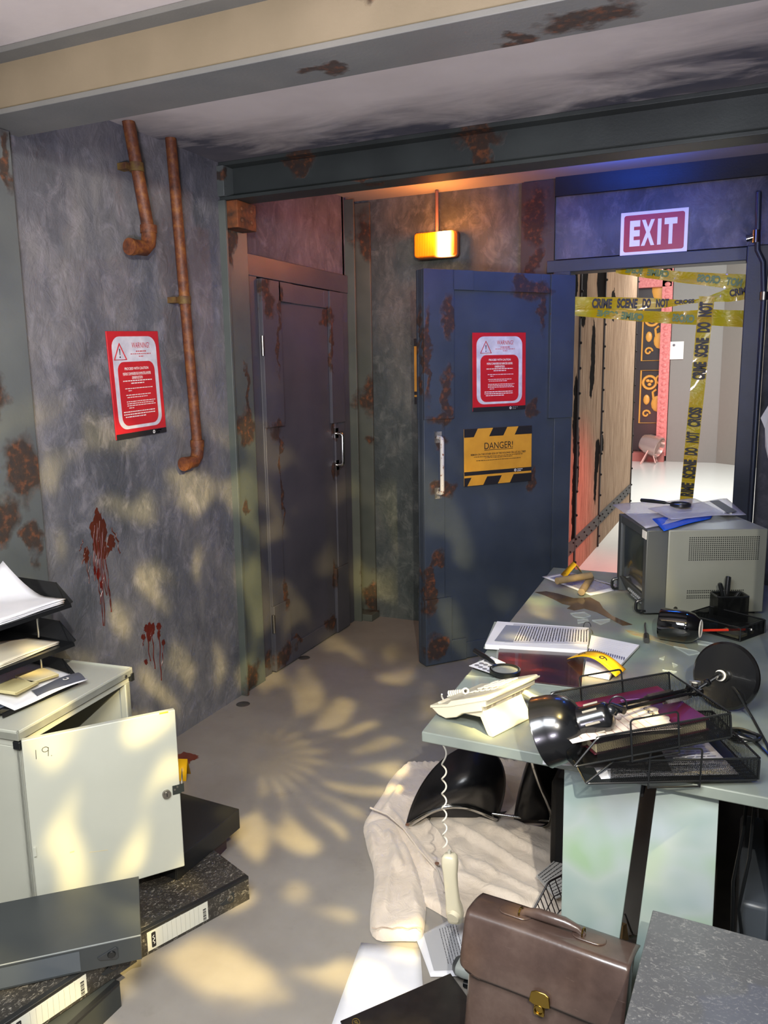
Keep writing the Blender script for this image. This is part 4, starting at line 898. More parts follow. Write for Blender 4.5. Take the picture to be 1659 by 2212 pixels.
# mug, pencil, pen cap
ma, mb_ = on(1440, 1378, 'z', DZ+.042), on(1491, 1358, 'z', DZ+.042)
ax = Vector((.92, -.12, 0)).normalized(); mc = on(1436, 1350, 'z', DZ+.042)
MG = Matrix.Translation(mc+Vector((-.012, -.02, .011))) @ Vector((0, 0, 1)).rotation_difference(ax).to_matrix().to_4x4() @ Matrix.Scale(1.25, 4)
mg = thing('mug', 'glossy black mug lying on its side against the monitor', 'mug', MG)
GB = M('08090b', 'black_glaze', rough=.06, coat=1)
obj('body', MB().lathe([(.036, .002), (.039, 0), (.041, .004), (.0415, .05), (.0405, .066), (.036, .082), (.027, .094), (.021, .099), (.016, .0975), (0, .097)], 40).lathe([(.036, .002), (.036, .06), (.03, .08), (.01, .088), (0, .088)], 40), GB, mg)
obj('foot_ring', MB().lathe([(.0195, .0985), (.0215, .1), (.0235, .0985), (.0215, .0975), (.0195, .0985)], 40), WHITE, mg)
pc = thing('pencil', 'red pencil with white end resting on the desk tidy', 'pencil', on(1560, 1360, 'z', DZ+.03))
p0, p1 = on(1498, 1362, 'z', DZ+.03), on(1610, 1360, 'z', DZ+.028); pd_ = (p1-p0).normalized()
obj('body', MB().tube([p0, p1], .0042, 6), M('c8321e', 'red_lacquer', rough=.3), pc, world=True)
obj('ferrule', MB().cyl(p1, p1+pd_*.012, .0045), STEEL, pc, world=True)
obj('eraser', MB().cyl(p1+pd_*.012, p1+pd_*.020, .0042), WHITE, pc, world=True)
pq = on(1395, 1362, 'z', DZ+.008); pr_ = on(1397, 1378, 'z', DZ+.01)
lg_ = thing('penlight', 'small black and silver penlight lying alone on the desktop', 'penlight', on(1396, 1372, 'z', DZ))
obj('barrel', MB().cyl(on(1396, 1372, 'z', DZ+.009), on(1397, 1384, 'z', DZ+.009), .009, .0095), PLAST_B, lg_, world=True)
obj('clip', MB().tube([on(1394, 1346, 'z', DZ+.012), on(1393, 1352, 'z', DZ+.012), on(1396, 1372, 'z', DZ+.012)], .003), STEEL, lg_, world=True)
# ---- desk tidy (mesh organiser)
OX, OY = -.095, 2.83
TA = fr((.018, 2.700, DZ), (.079, .136, 0), z=UP)
td = thing('desk_tidy', 'low black wire-mesh desk tidy beside the mug', 'desk organiser', TA)
m_ = MB(); L_, D_, H_ = .145, .20, .045
for p, u, v in (((0, 0, 0), (L_, 0, 0), (0, 0, H_)), ((0, D_, 0), (L_, 0, 0), (0, 0, H_)), ((0, 0, 0), (0, D_, 0), (0, 0, H_)), ((L_, 0, 0), (0, D_, 0), (0, 0, H_)), ((0, 0, .001), (L_, 0, 0), (0, D_, 0)), ((L_*.45, 0, 0), (0, D_, 0), (0, 0, H_))): m_.panel(p, u, v)
obj('mesh_walls', m_, M_MESHF, td, smooth=False)
w_ = MB().wire([(0, 0, H_), (L_, 0, H_), (L_, D_, H_), (0, D_, H_)], .0026, closed=True)
w_.wire([(0, 0, .002), (L_, 0, .002), (L_, D_, .002), (0, D_, .002)], .002, closed=True)
for x, y in ((0, 0), (L_, 0), (L_, D_), (0, D_)): w_.tube([(x, y, 0), (x, y, H_)], .0022)
obj('wire_frame', w_, PLAST_B, td)
PN = fr(TVF @ Vector((.150, -.082, -.010)), th, z=UP) @ Matrix.Scale(1.12, 4)
pot = thing('pen_pot', 'square black wire-mesh pen pot in front of the monitor side', 'pen pot', PN)
m_ = MB(); L2, H2 = .095, .080
for p, u, v in (((0, 0, 0), (L2, 0, 0), (0, 0, H2)), ((0, .06, 0), (L2, 0, 0), (0, 0, H2)), ((0, 0, 0), (0, .06, 0), (0, 0, H2)), ((L2, 0, 0), (0, .06, 0), (0, 0, H2)), ((0, 0, .001), (L2, 0, 0), (0, .06, 0))): m_.panel(p, u, v)
obj('mesh_walls', m_, M_MESHF, pot, smooth=False)
obj('wire_frame', MB().wire([(0, 0, H2), (L2, 0, H2), (L2, .06, H2), (0, .06, H2)], .003, closed=True).wire([(0, 0, .002), (L2, 0, .002), (L2, .06, .002), (0, .06, .002)], .002, closed=True), PLAST_B, pot)
def pen(p, q, r, m1, lab, cap=True, name='marker_pen'):
    A = PN; a, b_ = A @ Vector(p), A @ Vector(q); d = (b_-a)
    t = thing(name, lab, 'pen', a, 'pens in the mesh pen pot')
    obj('barrel', MB().tube([a, a+d*.62], r*.92, 12), m1, t, world=True)
    obj('cap', MB().tube([a+d*.62, b_, b_+d.normalized()*.002], [r, r, r*.7], 12), m1, t, world=True)
    obj('pocket_clip', MB().tube([b_+Vector((r, -r*.3, 0)), a+d*.7+Vector((r, -r*.3, 0))], .0013, 6), STEEL if not cap else m1, t, world=True)
pen((.03, .02, .006), (.042, .035, .135), .0085, PLAST_B, 'thick black marker standing tallest in the pen pot')
pen((.05, .03, .006), (.015, .03, .115), .0075, PLAST_B, 'black marker leaning left in the pen pot')
pen((.045, .015, .006), (.02, .008, .10), .004, PLAST_B, 'slim pen with silver clip in the pen pot', False, 'ballpoint_pen')
pen((.03, .045, .006), (.078, .035, .085), .006, PLAST_B, 'black pen leaning right over the pen pot rim')
st_ = thing('sticky_note_pad', 'cream sticky note pad lying in the desk tidy', 'note pad', TA @ Vector((.07, .02, .003)))
obj('pad', MB(TA).box(.015, .105, .015, .090, .003, .012), M('d8d3a6', 'cream_notes', rough=.7), st_, world=True)
ft = solo('tape_roll', MB().lathe([(.024, 0), (.032, 0), (.032, .018), (.024, .018), (.024, 0)], 24, TA @ Matrix.Translation((.060, .150, .004))), M('1d3346', 'dark_blue_plastic', rough=.3), 'dark blue roll of tape inside the desk tidy', 'tape roll')
# ---- letter trays on the desk
def letter_tray(root_name, lab, cpts, zb, zt, seedn):
    """cpts: near-left, near-right, far-right, far-left base corners (world xy)"""
    a, b_, c, d = [Vector((x, y, 0)) for x, y in cpts]
    x = (b_-a); A = fr(Vector((a.x, a.y, zb)), x, z=UP @ Matrix.Identity(3) if False else UP)
    return A
def tray(A, L, D, H, lab, group):
    """x along the long side, y across; open at x=0 end, wire step handles on both long sides"""
    t = thing('letter_tray', lab, 'letter tray', A, group)
    m_ = MB()
    m_.panel((0, 0, .002), (L, 0, 0), (0, D, 0))
    m_.panel((.05, 0, .002), (L-.05, 0, 0), (0, 0, H)); m_.panel((.05, D, .002), (L-.05, 0, 0), (0, 0, H))
    obj('mesh_sheet', m_, M_MESH, t, smooth=False)
    mm = MB().panel((L, 0, .002), (0, D, 0), (0, 0, H)); obj('ribbed_end', mm, bpy.data.materials.get('ribbed_black_mesh') or wirem('ribbed_black_mesh', pitch=.006, diamond=False), t, smooth=False)
    w = MB(); r = .0023
    w.wire([(0, 0, .002), (L, 0, .002), (L, D, .002), (0, D, .002)], r, closed=True)
    for y in (0, D): w.wire([(.0, y, .003), (.055, y, H), (L, y, H), (L, y, .003)], r)
    w.wire([(L, 0, H), (L, D, H)], r)
    obj('wire_frame', w, PLAST_B, t)
    for y, s_ in ((0, -1), (D, 1)):
        h = MB().wire([(L*.36, y, -.012), (L*.36, y+s_*.004, H+.026), (L*.66, y+s_*.004, H+.026), (L*.66, y, -.012)], r*.95)
        h.wire([(L*.36, y, -.010), (L*.66, y, -.010)], r*.9)
        obj('stacking_handle', h, PLAST_B, t)
    return t
# lower tray: base corners fitted to the photo
lo = fr((-.295, 1.600, DZ+.014), (.347, .155, 0), z=UP)
lt = tray(fr((-.263, 1.580, DZ+.013), (.326, .153, 0), z=UP), .36, .235, .05, 'lower black wire letter tray overhanging the desk edge, holding papers', 'black wire letter trays')
up_ = tray(fr((-.330, 1.575, DZ+.078), (.30, .225, -.004)), .345, .25, .05, 'upper black wire letter tray holding the red book under the lamp', 'black wire letter trays') if False else None
UT = fr((-.279, 1.529, .812), (.287, .191, .030), z=(-.090, -.031, .993))
up_ = tray(UT, .345, .25, .055, 'upper black wire letter tray holding the red book under the lamp', 'black wire letter trays')
LT = MW[lt]
def inpaper(T_, x0, x1, y0, y1, z, rot, lab, m_=PAPER, name='paper_sheet', lines=0, cat='paper', group=None):
    A = T_ @ Matrix.Translation(((x0+x1)/2, (y0+y1)/2, z)) @ Matrix.Rotation(math.radians(rot), 4, 'Z')
    w_, h_ = (x1-x0)/2, (y1-y0)/2; t = thing(name, lab, cat, A, group)
    obj('sheet', MB().grid(lambda u, v: (-w_+2*w_*u, -h_+2*h_*v, .002*math.sin(u*5+v*2)), 10, 10), m_, t, solid=.0008)
    if lines:
        mb = MB(); rnd = random.Random(int(z*1e4))
        for k in range(lines):
            y = h_*.86-k*h_*1.7/lines; x = -w_*.85
            while x < w_*.8: l_ = rnd.uniform(.008, .03); mb.add([(x, y, .0032), (x+l_, y, .0032), (x+l_, y-.0022, .0032), (x, y-.0022, .0032)], [(0, 1, 2, 3)]); x += l_+.004
        obj('typed_text', mb, GREYINK, t, smooth=False)
    return t
inpaper(LT, .03, .325, .015, .235, .006, 2, 'white typed sheets filling the lower wire tray', lines=16)
inpaper(LT, .02, .20, .04, .22, .0115, -6, 'grey-headed leaflet lying on the papers in the lower tray', M('4a4744', 'dark_leaflet', rough=.5))
bk = thing('book', 'dark red hardback book lying in the upper wire tray', 'book', UT @ Matrix.Translation((.055, .025, .004)) @ Matrix.Rotation(math.radians(3), 4, 'Z'))
REDB = mat('dark_red_bookcloth', hexc('430e1d'), .4, c2=hexc('521426'), scale=8)
obj('cover', MB().box(0, .265, 0, .006+.195, .024, .0275).box(0, .265, 0, .201, 0, .003).box(0, .265, .198, .202, 0, .0275), REDB, bk, bevel=.001)
obj('page_block', MB().box(.006, .260, .005, .198, .003, .024), M('d8cfa4', 'yellowed_pages', rough=.8), bk)
tt = MB().text('RECORD', Matrix.Translation((.165, .13, .028)) @ Matrix.Rotation(-1.35, 4, 'Z'), .05, .012)
tt.tube([(.14, .095, .0277), (.19, .085, .0277), (.2, .15, .0277), (.15, .165, .0277)], .0008, 4, True)
tt = MB().tube([(.14, .095, .0277), (.19, .085, .0277), (.2, .15, .0277), (.15, .165, .0277)], .0008, 4, True)
for k in range(3): tt.tube([(.155+k*.012, .105, .0277), (.163+k*.012, .15, .0277)], .0009, 4)
obj('embossed_stamp', tt, M('6a4a8a', 'purple_foil', rough=.3), bk)
qn = thing('note_page', 'torn ruled note headed QUICK under the lamp shade', 'paper', UT @ Matrix.Translation((.14, .075, .036)))
def notef(u, v):
    x = -.14+.235*u+ (.006*math.sin(v*19) if u > .97 else 0); return (x, -.075+.145*v, .006*math.sin(u*3)*(1-v)+.004+.012*(1-u))
obj('sheet', MB().grid(notef, 16, 14), mat('aged_paper', hexc('d9cdbd'), .7, c2=hexc('cdbfae'), scale=9), qn, solid=.0007)
nl = MB()
for k in range(10):
    u = .10+k*.075; nl.add([tuple(Vector(notef(u, v))+Vector((0, 0, .0008))) for v in (.06, .94)]+[tuple(Vector(notef(u+.007, v))+Vector((0, 0, .0008))) for v in (.94, .06)], [(0, 1, 2, 3)])
obj('ruled_lines', nl, M('b08a80', 'rule_red'), qn, smooth=False)
obj('heading', MB().text('QUICK', Matrix.Translation((.070, .020, .0105)) @ Matrix.Rotation(-PI/2, 4, 'Z'), .062, .013, .02), INK, qn, smooth=False)
bq = thing('leaflet', 'white leaflet with a small red roundel over the desk edge', 'paper', on(1195, 1640, 'z', DZ))
obj('sheet', MB().slab(lay([(1178, 1608), (1290, 1600), (1290, 1655), (1172, 1650)], DZ+.0022), .001), PAPER, bq, world=True)
rc = on(1187, 1637, 'z', DZ+.0025); obj('roundel', MB().lathe([(.004, 0), (.0075, 0), (.0075, .0004), (.004, .0004), (.004, 0)], 20, Matrix.Translation(rc)), RED_PR, bq, world=True)
# ---- desk lamp
BC = Vector((-.016, 2.13, .828))
bn = Vector((-.40, -.86, .26)).normalized()
lp = thing('desk_lamp', 'black jointed desk lamp toppled across the wire trays', 'desk lamp', (BC.x, BC.y, DZ))
GLB = M('0d0e10', 'black_gloss_enamel', rough=.24, coat=.25)
obj('base_disc', MB().lathe([(0, -.016), (.080, -.016), (.086, -.010), (.086, -.003), (.080, .003), (.02, .006), (0, .006)], 48, fr(BC, bn.orthogonal(), z=bn)), GLB, lp, world=True)
s0 = BC+bn*.006; s1 = BC+bn*.035
obj('socket', MB().cyl(s0, s1, .011).cyl(s0, s0+bn*.006, .016), PLAST_B, lp, world=True)
obj('collar', MB().cyl(s1-bn*.012, s1-bn*.008, .014), WHITE, lp, world=True)
j1 = on(1500, 1492, 'z', .875); j2 = on(1335, 1530, 'z', .915)
j0 = s1
arm = MB(); off = Vector((0, 0, .008)); side = (j2-j1).cross(UP).normalized()*.010
for o2 in (side, -side): arm.tube([j1+o2, j2+o2], .0048, 8)
arm.tube([j0, j1], .005, 10)
obj('arm', arm, GLB, lp, world=True)
spg = MB()
dj = (j2-j1)
for o2 in (side*2.3, -side*2.3):
    a, b_ = j1+dj*.22+o2, j1+dj*.52+o2
    spg.tube([a+(b_-a)*(k/60)+(off.normalized()*math.cos(k*2.1)+side.normalized()*math.sin(k*2.1))*.004 for k in range(61)], .0012, 5)
    spg.tube([j1+dj*.18+o2, a], .002); spg.tube([b_, j1+dj*.56+o2], .002)
obj('spring', spg, M('55524c', 'spring_steel', rough=.35, metal=.8), lp, world=True)
obj('joint', MB().ball(j1, .013).cyl(j1-side*1.8, j1+side*1.8, .009).cyl(j2-side*1.6, j2+side*1.6, .008).ball(j1.lerp(j0, .5), .010), GLB, lp, world=True)
obj('wing_nut', MB().cyl(j1+UP*.012, j1+UP*.020, .007).box(j1.x-.012, j1.x+.012, j1.y-.002, j1.y+.002, j1.z+.016, j1.z+.024), STEEL, lp, world=True)
# shade: axis from its neck towards the mouth
nk = on(1322, 1543, 'z', .905); mo = on(1170, 1562, 'z', .885)
sd = ((mo-nk).normalized()+Vector((0, .32, -.26))).normalized()
SA = fr(nk, sd.orthogonal(), z=sd) @ Matrix.Scale(1.17, 4)
prof = [(0, -.002), (.018, 0), (.024, .006), (.0255, .012), (.0255, .050), (.028, .056), (.040, .062), (.051, .073), (.058, .088), (.062, .106), (.0635, .128), (.0645, .130)]
inner = [(.0625, .130), (.060, .106), (.056, .090), (.048, .077), (.036, .066), (.022, .062), (0, .060)]
obj('shade', MB().lathe(prof+inner, 48, SA), GLB, lp, world=True)
sl = MB()
for k in range(7):
    a = 2*PI*k/7; c, s_ = math.cos(a), math.sin(a)
    sl.tube([SA @ Vector((.0262*c, .0262*s_, .018)), SA @ Vector((.0262*c, .0262*s_, .044))], .0026, 8)
obj('cooling_slots', sl, M('8d8675', 'reflector_white', rough=.5), lp, world=True)
obj('bulb', MB().ball(SA @ Vector((0, 0, .095)), .022, 18), WHITE, lp, world=True)
kn = SA @ Vector((0, 0, -.004))
obj('knob', MB().ball(on(1319, 1534, 'z', .915), .0115).tube([kn, j2], .006), PLAST_B, lp, world=True)
rc_ = on(1335, 1522, 'z', .92)
obj('tension_ring', MB().tube([rc_+Vector((.017*math.cos(a*PI/10), .004*math.cos(a*PI/10), .018*math.sin(a*PI/10))) for a in range(20)], .0018, 6, True), PLAST_B, lp, world=True)
cb_ = MB().tube([BC+bn*.012+Vector((.02, 0, -.02)), on(1595, 1500, 'z', .80), on(1625, 1550, 'z', .745), on(1655, 1605, 'z', .744), on(1675, 1660, 'z', .744)], .0032, 8)
obj('cord', cb_, PLAST_B, lp, world=True)
cl_ = MB()
for k in range(4):
    c0 = on(1605, 1590, 'z', DZ+.012+.004*k); cl_.tube([c0+Vector((.032*math.cos(a*PI/12)*(1+.08*k), .030*math.sin(a*PI/12)*(1-.09*k)+.004*k, .003*math.sin(a*.7+k))) for a in range(24)], .0032, 6, True)
cl_.tube([on(1590, 1580, 'z', DZ+.012), on(1630, 1600, 'z', DZ+.01), on(1670, 1640, 'z', DZ+.008)], .0032)
solo('coiled_cable', cl_, PLAST_B, 'black cable coiled on the desk beside the wire trays', 'cable')
# ---- telephone
PA = fr((-.690, 1.805, DZ), (.925, -.375, 0), z=UP)
ph = thing('telephone', 'cream desk telephone without its handset, propped on its stand', 'telephone', PA)
PW = .200
def side_ext(pts, y0, y1):
    return MB(Matrix(((1, 0, 0, 0), (0, 0, 1, 0), (0, 1, 0, 0), (0, 0, 0, 1)))).prism(pts, y0, y1)
obj('body', side_ext([(-.004, .020), (-.002, .028), (.050, .046), (.062, .058), (.176, .104), (.182, .102), (.180, .092), (.172, .088), (.172, .074), (.160, .070), (.160, .060), (.10, .036), (.080, .020), (.045, .006), (.02, .008)], 0, PW), CREAM, ph, bevel=.003, segs=3)
obj('trim_line', side_ext([(-.006, .020), (-.006, .027), (.052, .045), (.185, .102), (.185, .097), (.055, .040)], -.0018, PW+.0018), CREAM, ph, bevel=.001)
obj('stand', side_ext([(.085, .032), (.155, .066), (.192, .004), (.188, .0), (.176, .0), (.170, .006), (.150, .040)], .008, PW-.040), CREAM, ph, bevel=.002)
so = MB()
for y0, y1 in ((.02, .035), (.045, .055), (.12, .128), (.135, .150), (.158, .170)): so.box(.158, .1615, y0, y1, .061, .069)
obj('rear_sockets', so, M('a39a80', 'socket_shadow', rough=.6), ph)
KA = Matrix.Translation((.062, 0, .0585)) @ Matrix.Rotation(-math.atan2(.046, .114), 4, 'Y')
KB = MB(KA)
for i in range(4):
    for j in range(3): KB.box(.008+i*.022, .022+i*.022, .095+j*.026, .115+j*.026, 0, .004)
for i in range(5): KB.box(.008+i*.019, .020+i*.019, .062, .080, 0, .003)
obj('keypad', KB, M('e4deca', 'key_cream', rough=.4), ph, bevel=.001)
obj('cradle', MB().box(.006, .022, .012, .05, .030, .036), CREAM, ph, bevel=.003)
ck = MB(); 
hx0 = on(968, 1508, 'z', .74)
cpath = [PA @ Vector((.035, .09, .050)), Vector((hx0.x+.045, hx0.y-.005, .765)), Vector((hx0.x+.0, hx0.y, .752))]
def coil(path, r, turns, wr, per=14):
    pts = []; n = turns*per; tot = len(path)-1
    for k in range(n+1):
        u = k/n*tot; i = min(int(u), tot-1); p = path[i].lerp(path[i+1], u-i); d = (path[i+1]-path[i]).normalized(); e = d.orthogonal().normalized(); g = d.cross(e)
        a = 2*PI*k/per; pts.append(p+(e*math.cos(a)+g*math.sin(a))*r)
    return MB().tube(pts, wr, 6)
HX, HY = hx0.x-.012, hx0.y
hz0 = .28
obj('cord_on_desk', coil(cpath, .007, 14, .0026, 10), M('e6e1d2', 'cord_white', rough=.4), ph, world=True)
hc = coil([Vector((HX, HY, .75)), Vector((HX, HY, .55)), Vector((HX, HY, .42)), Vector((HX+.002, HY, .30))], .006, 9, .0024, 12)
obj('hanging_cord', hc, bpy.data.materials['cord_white'], ph, world=True)
on_h = [on(971, 1842, 'y', HY), on(985, 1990, 'y', HY)]
zt_, zb_ = on_h[0].z, on_h[1].z
hs = thing('telephone_handset', 'cream telephone handset dangling from its coiled cord', 'telephone handset', Matrix.Translation((HX, HY, zb_)))
secs = []
L_ = zt_-zb_
for u, wx, wy, dy in ((0, .012, .010, .004), (.015, .019, .016, .004), (.10, .022, .020, .000), (.22, .0215, .018, .006), (.34, .0185, .0125, .014), (.55, .0180, .011, .018), (.72, .0185, .0125, .014), (.86, .0215, .017, .006), (.95, .020, .016, .002), (.99, .013, .010, .002)):
    secs.append(((on_h[1].x+(on_h[0].x-on_h[1].x)*u, HY-dy*0+dy*-.6, zb_+L_*u), (wx, .004, 0), (0, wy, 0)))
obj('grip', MB().loft(secs, 28, 3.2), CREAM, hs, world=True, ang=60)
obj('mouthpiece', MB().cyl((on_h[1].x, HY-.015, zb_+.030), (on_h[1].x-.001, HY-.026, zb_+.026), .019, .017, 28), CREAM, hs, world=True)
obj('cord_plug', MB().box(on_h[0].x-.004, on_h[0].x+.004, HY-.004, HY+.004, zt_-.004, zt_+.008), M('b8b4a8', 'plug_clear', rough=.3), hs, world=True)
ck2 = MB().tube([PA @ Vector((.158, .165, .064)), on(1150, 1505, 'z', .785), on(1185, 1518, 'z', .765), on(1230, 1530, 'z', .748)], .008, 12)
obj('rear_cord', ck2, M('ded2b0', 'cream_cord', rough=.5), ph, world=True)
# ================================================================== CABINET on the left
CZ = .68
CA = fr((-1.727, 1.428, 0), (-.048, .48, 0), z=UP)   # x along the front, y into the cabinet
cb2 = thing('metal_cabinet', 'pale grey metal cabinet with its door hanging open by the left wall', 'cabinet', CA)
CW, CDp = .482, .42
body = MB().box(0, CW, 0, CDp, CZ-.05, CZ-.030)
body.box(0, .006, 0, CDp, .02, CZ-.05).box(CW-.02, CW, 0, CDp, .02, CZ-.05).box(0, CW, CDp-.005, CDp, .02, CZ-.05).box(0, CW, 0, CDp, .02, .04)
body.box(0, .022, 0, .02, .02, CZ-.05).box(CW-.024, CW, 0, .022, .02, CZ-.05)
obj('body', body, CABGREY, cb2, bevel=.002)
tp = MB().box(-.008, CW+.008, -.008, CDp, CZ-.028, CZ-.006)
for q in ((-.008, CW+.008, -.008, -.002), (-.008, CW+.008, CDp-.006, CDp), (CW+.002, CW+.008, -.008, CDp), (-.008, -.002, -.008, CDp)): tp.box(*q, CZ-.028, CZ)
obj('top', tp, CABGREY, cb2, bevel=.0015)
obj('corner_cap', MB().box(-.010, .012, -.011, .012, CZ-.052, CZ-.030).box(CW-.004, CW+.011, -.012, .006, CZ-.046, CZ-.020), PLAST_B, cb2, bevel=.002)
obj('screw', MB().cyl((CW-.03, -.008, CZ-.018), (CW-.03, -.012, CZ-.018), .005), STEEL, cb2)
dA, dB = Vector((-1.727, 1.428, 0)), Vector((-1.472, 1.752, 0)); dd = (dB-dA).normalized(); CD_L = (dB-dA).length
DA = fr((dA.x, dA.y, 0), dd, z=UP)
zt2 = .655
DL = MW[cb2].inverted() @ DA
dr = obj('door', MB(DL).box(0.006, CD_L, -.018, 0, .160, zt2), CABGREY, cb2, bevel=.0025)
nmb = MB(DL @ fr((.052, -.0186, zt2-.045), (1, 0, 0), z=(0, -1, 0)))
nmb.tube([(-.014, -.014, 0), (-.0135, .012, 0)], .0008, 5)
nmb.tube([(.010+.008*math.cos(a*PI/7+.5), .008+.007*math.sin(a*PI/7+.5), 0) for a in range(15)], .0008, 5); nmb.tube([(.018, .012, 0), (.016, -.012, 0)], .0008, 5); nmb.ball((.024, -.013, 0), .001, 8)
obj('handwritten_number', nmb, INK, dr)
obj('lock', MB(DL).cyl((CD_L-.040, -.018, .405), (CD_L-.040, -.026, .405), .0125).cyl((CD_L-.040, -.026, .405), (CD_L-.040, -.0275, .405), .008), STEEL, dr)
obj('keyhole', MB(DL).box(CD_L-.0412, CD_L-.0388, -.0285, -.0274, .400, .410), INK, dr)
hb = MB(DL).box(CD_L-.022, CD_L+.003, -.0195, -.018, .396, .424).box(CD_L+.0, CD_L+.012, -.018, -.0165, .398, .424)
obj('latch_plate', hb, M('4c5250', 'zinc_plate', rough=.35, metal=.8), dr)
hb = MB(DL)
for x, z in ((CD_L-.016, .412), (CD_L-.008, .419)): hb.cyl((x, -.0195, z), (x, -.0215, z), .003)
hb.tube([(CD_L+.006, -.018, .424), (CD_L+.008, -.010, .44), (CD_L+.012, -.004, .465), (CD_L+.010, -.012, .44), (CD_L+.007, -.017, .425)], .0012)
obj('latch_rivets', hb, STEEL, dr)
obj('hinge_tab', MB(DL).box(.010, .016, -.024, -.018, .32, .345), CABGREY, dr)
obj('edge_mark', MB(DL).box(CD_L-.045, CD_L-.020, -.0188, -.018, zt2-.004, zt2+.0004), M('d09a30', 'yellow_marks'), dr)
sc = MB(DL).box(.10, .112, -.0184, -.018, .300, .304)
sc.tube([(.15, -.0182, .287), (.2, -.0182, .279)], .0006, 4); 
obj('scratches', sc, M('c9b888', 'scratch_yellow'), dr)
# trays on the cabinet
BT = M('17181a', 'black_tray_plastic', rough=.22)
def plastic_tray(z, lab, dx_=0):
    A = fr((-1.833, 1.475, z), (.011, .26, 0), z=UP)   # x along the open front, y towards the wall
    t = thing('letter_tray', lab, 'letter tray', A, 'black plastic letter trays on the cabinet')
    Wd, Dp, Ht = .26, .335, .055
    m_ = MB(); e = .0025
    def wall(p, q, r, s): 
        P4 = [Vector(v) for v in (p, q, r, s)]; n_ = (P4[1]-P4[0]).cross(P4[2]-P4[0]).normalized()*e
        m_.add(P4+[v+n_ for v in P4], [(0, 1, 2, 3), (7, 6, 5, 4), (0, 4, 5, 1), (1, 5, 6, 2), (2, 6, 7, 3), (3, 7, 4, 0)])
    wall((0, 0, 0), (Wd, 0, 0), (Wd, Dp, 0), (0, Dp, 0))
    wall((Wd, 0, 0), (Wd+.010, .0, .004), (Wd+.018, .075, Ht), (Wd, .04, 0)); wall((0, 0, 0), (-.010, .0, .004), (-.018, .075, Ht), (0, .04, 0))
    wall((0, .02, 0), (-.018, .075, Ht), (-.018, Dp+.01, Ht), (0, Dp, 0))
    wall((Wd, .02, 0), (Wd+.018, .075, Ht), (Wd+.018, Dp+.01, Ht), (Wd, Dp, 0))
    wall((0, Dp, 0), (-.018, Dp+.01, Ht), (Wd+.018, Dp+.01, Ht), (Wd, Dp, 0))
    wall((-.006, -.002, -.010), (Wd, -.002, -.010), (Wd, 0, .001), (-.002, 0, .001))
    obj('shell', m_, BT, t, smooth=False); return t, A
rs = []
for z, lab in ((.690, 'bottom black letter tray of the three stacked on the cabinet'), (.812, 'middle black letter tray of the three stacked on the cabinet'), (.934, 'top black letter tray of the three stacked on the cabinet')):
    t_1, A1 = plastic_tray(z, lab); rs.append(A1)
    if z > .7:
        rr = MB()
        for x, y in ((.035, .10), (.035, .30), (.22, .30), (.22, .10)): rr.cyl((x, y, -.105), (x, y, .0), .004, seg=12)
        obj('riser_post', rr, CHROME, t_1)
def stackp(A, pts, z, n, lab, m_=PAPER, curl=0, name='paper_stack', dz=.0):
    t = thing(name, lab, 'papers', A @ Matrix.Translation((0, 0, z)))
    q = [Vector((x, y, 0)) for x, y in pts]
    for k in range(n):
        def f(u, v, k=k):
            p = q[0].lerp(q[1], u).lerp(q[3].lerp(q[2], u), v); p.z = .002+k*.0035+curl*max(0, (1-u)*(v)-.35)**1.5*(1+k*.3)+.001*math.sin(u*6+k*2)
            p.x += k*.002*(k % 2); return p
        obj('sheet', MB().grid(f, 12, 12), m_, t, solid=.0018)
    return t
stackp(rs[2], [(.248, .012), (.01, .004), (.01, .29), (.23, .25)], .003, 4, 'curled white sheets in the top tray', curl=.10)
stackp(rs[1], [(.225, .022), (.01, .012), (.01, .29), (.21, .14)], .003, 3, 'thick cream booklet in the middle tray', mat('cream_booklet', hexc('d2c9b0'), .7, c2=hexc('c4bcae'), scale=4))
stackp(rs[0], [(.245, .02), (.01, .03), (.01, .29), (.24, .20)], .003, 1, 'dark blue folder at the back of the bottom tray', M('3a4150', 'slate_folder', rough=.5))
bk2 = thing('leaflet', 'white leaflet with a dark margin hanging out of the bottom tray', 'papers', rs[0] @ Matrix.Translation((0, 0, .012)))
def mg_f(x0, x1, y0, y1, z):
    return lambda u, v: (.26-(x0+(x1-x0)*u), y0+(y1-y0)*v+.02*u, z-.020*(1-v)**2*.9+.004*math.sin(u*5))
obj('sheet', MB().grid(mg_f(-.012, .235, -.035, .20, .012), 12, 10), PAPER, bk2, solid=.0015)
obj('dark_margin', MB().grid(mg_f(-.008, .150, -.030, .0, .0135), 10, 4), M('4a4d56', 'slate_print', rough=.5), bk2)
lgm = MB(); mc_ = mg_f(-.008, .150, -.030, .0, .0148)(.35, .5); lgm.lathe([(.005, 0), (.009, 0), (.009, .0006), (.005, .0006), (.005, 0)], 18, Matrix.Translation(mc_)); obj('ring_logo', lgm, WHITE, bk2)
for x0, y0, a, lab, c_ in ((.135, .075, -12, 'cream notepad lying on top in the bottom tray', 'd6cba6'), (.05, .05, 8, 'yellowish notepad lower left in the bottom tray', 'd8cc98')):
    A = rs[0] @ Matrix.Translation((x0, y0, .030)) @ Matrix.Rotation(math.radians(a), 4, 'Z')
    t = thing('note_pad', lab, 'note pad', A); obj('pad', MB().box(0, .085, -.04, .055, 0, .009), M(c_, 'pad_'+c_, rough=.7), t, bevel=.001)
    obj('pad_edge', MB().box(-.001, .0855, -.0405, -.036, .001, .008), M('a89b6c', 'pad_edge'), t)
rp2 = solo('red_folder_tab', MB(rs[0]).box(.02, .17, .155, .175, .016, .020), M('b03a2c', 'red_card', rough=.5), 'red card edge sticking up in the bottom tray', 'card')
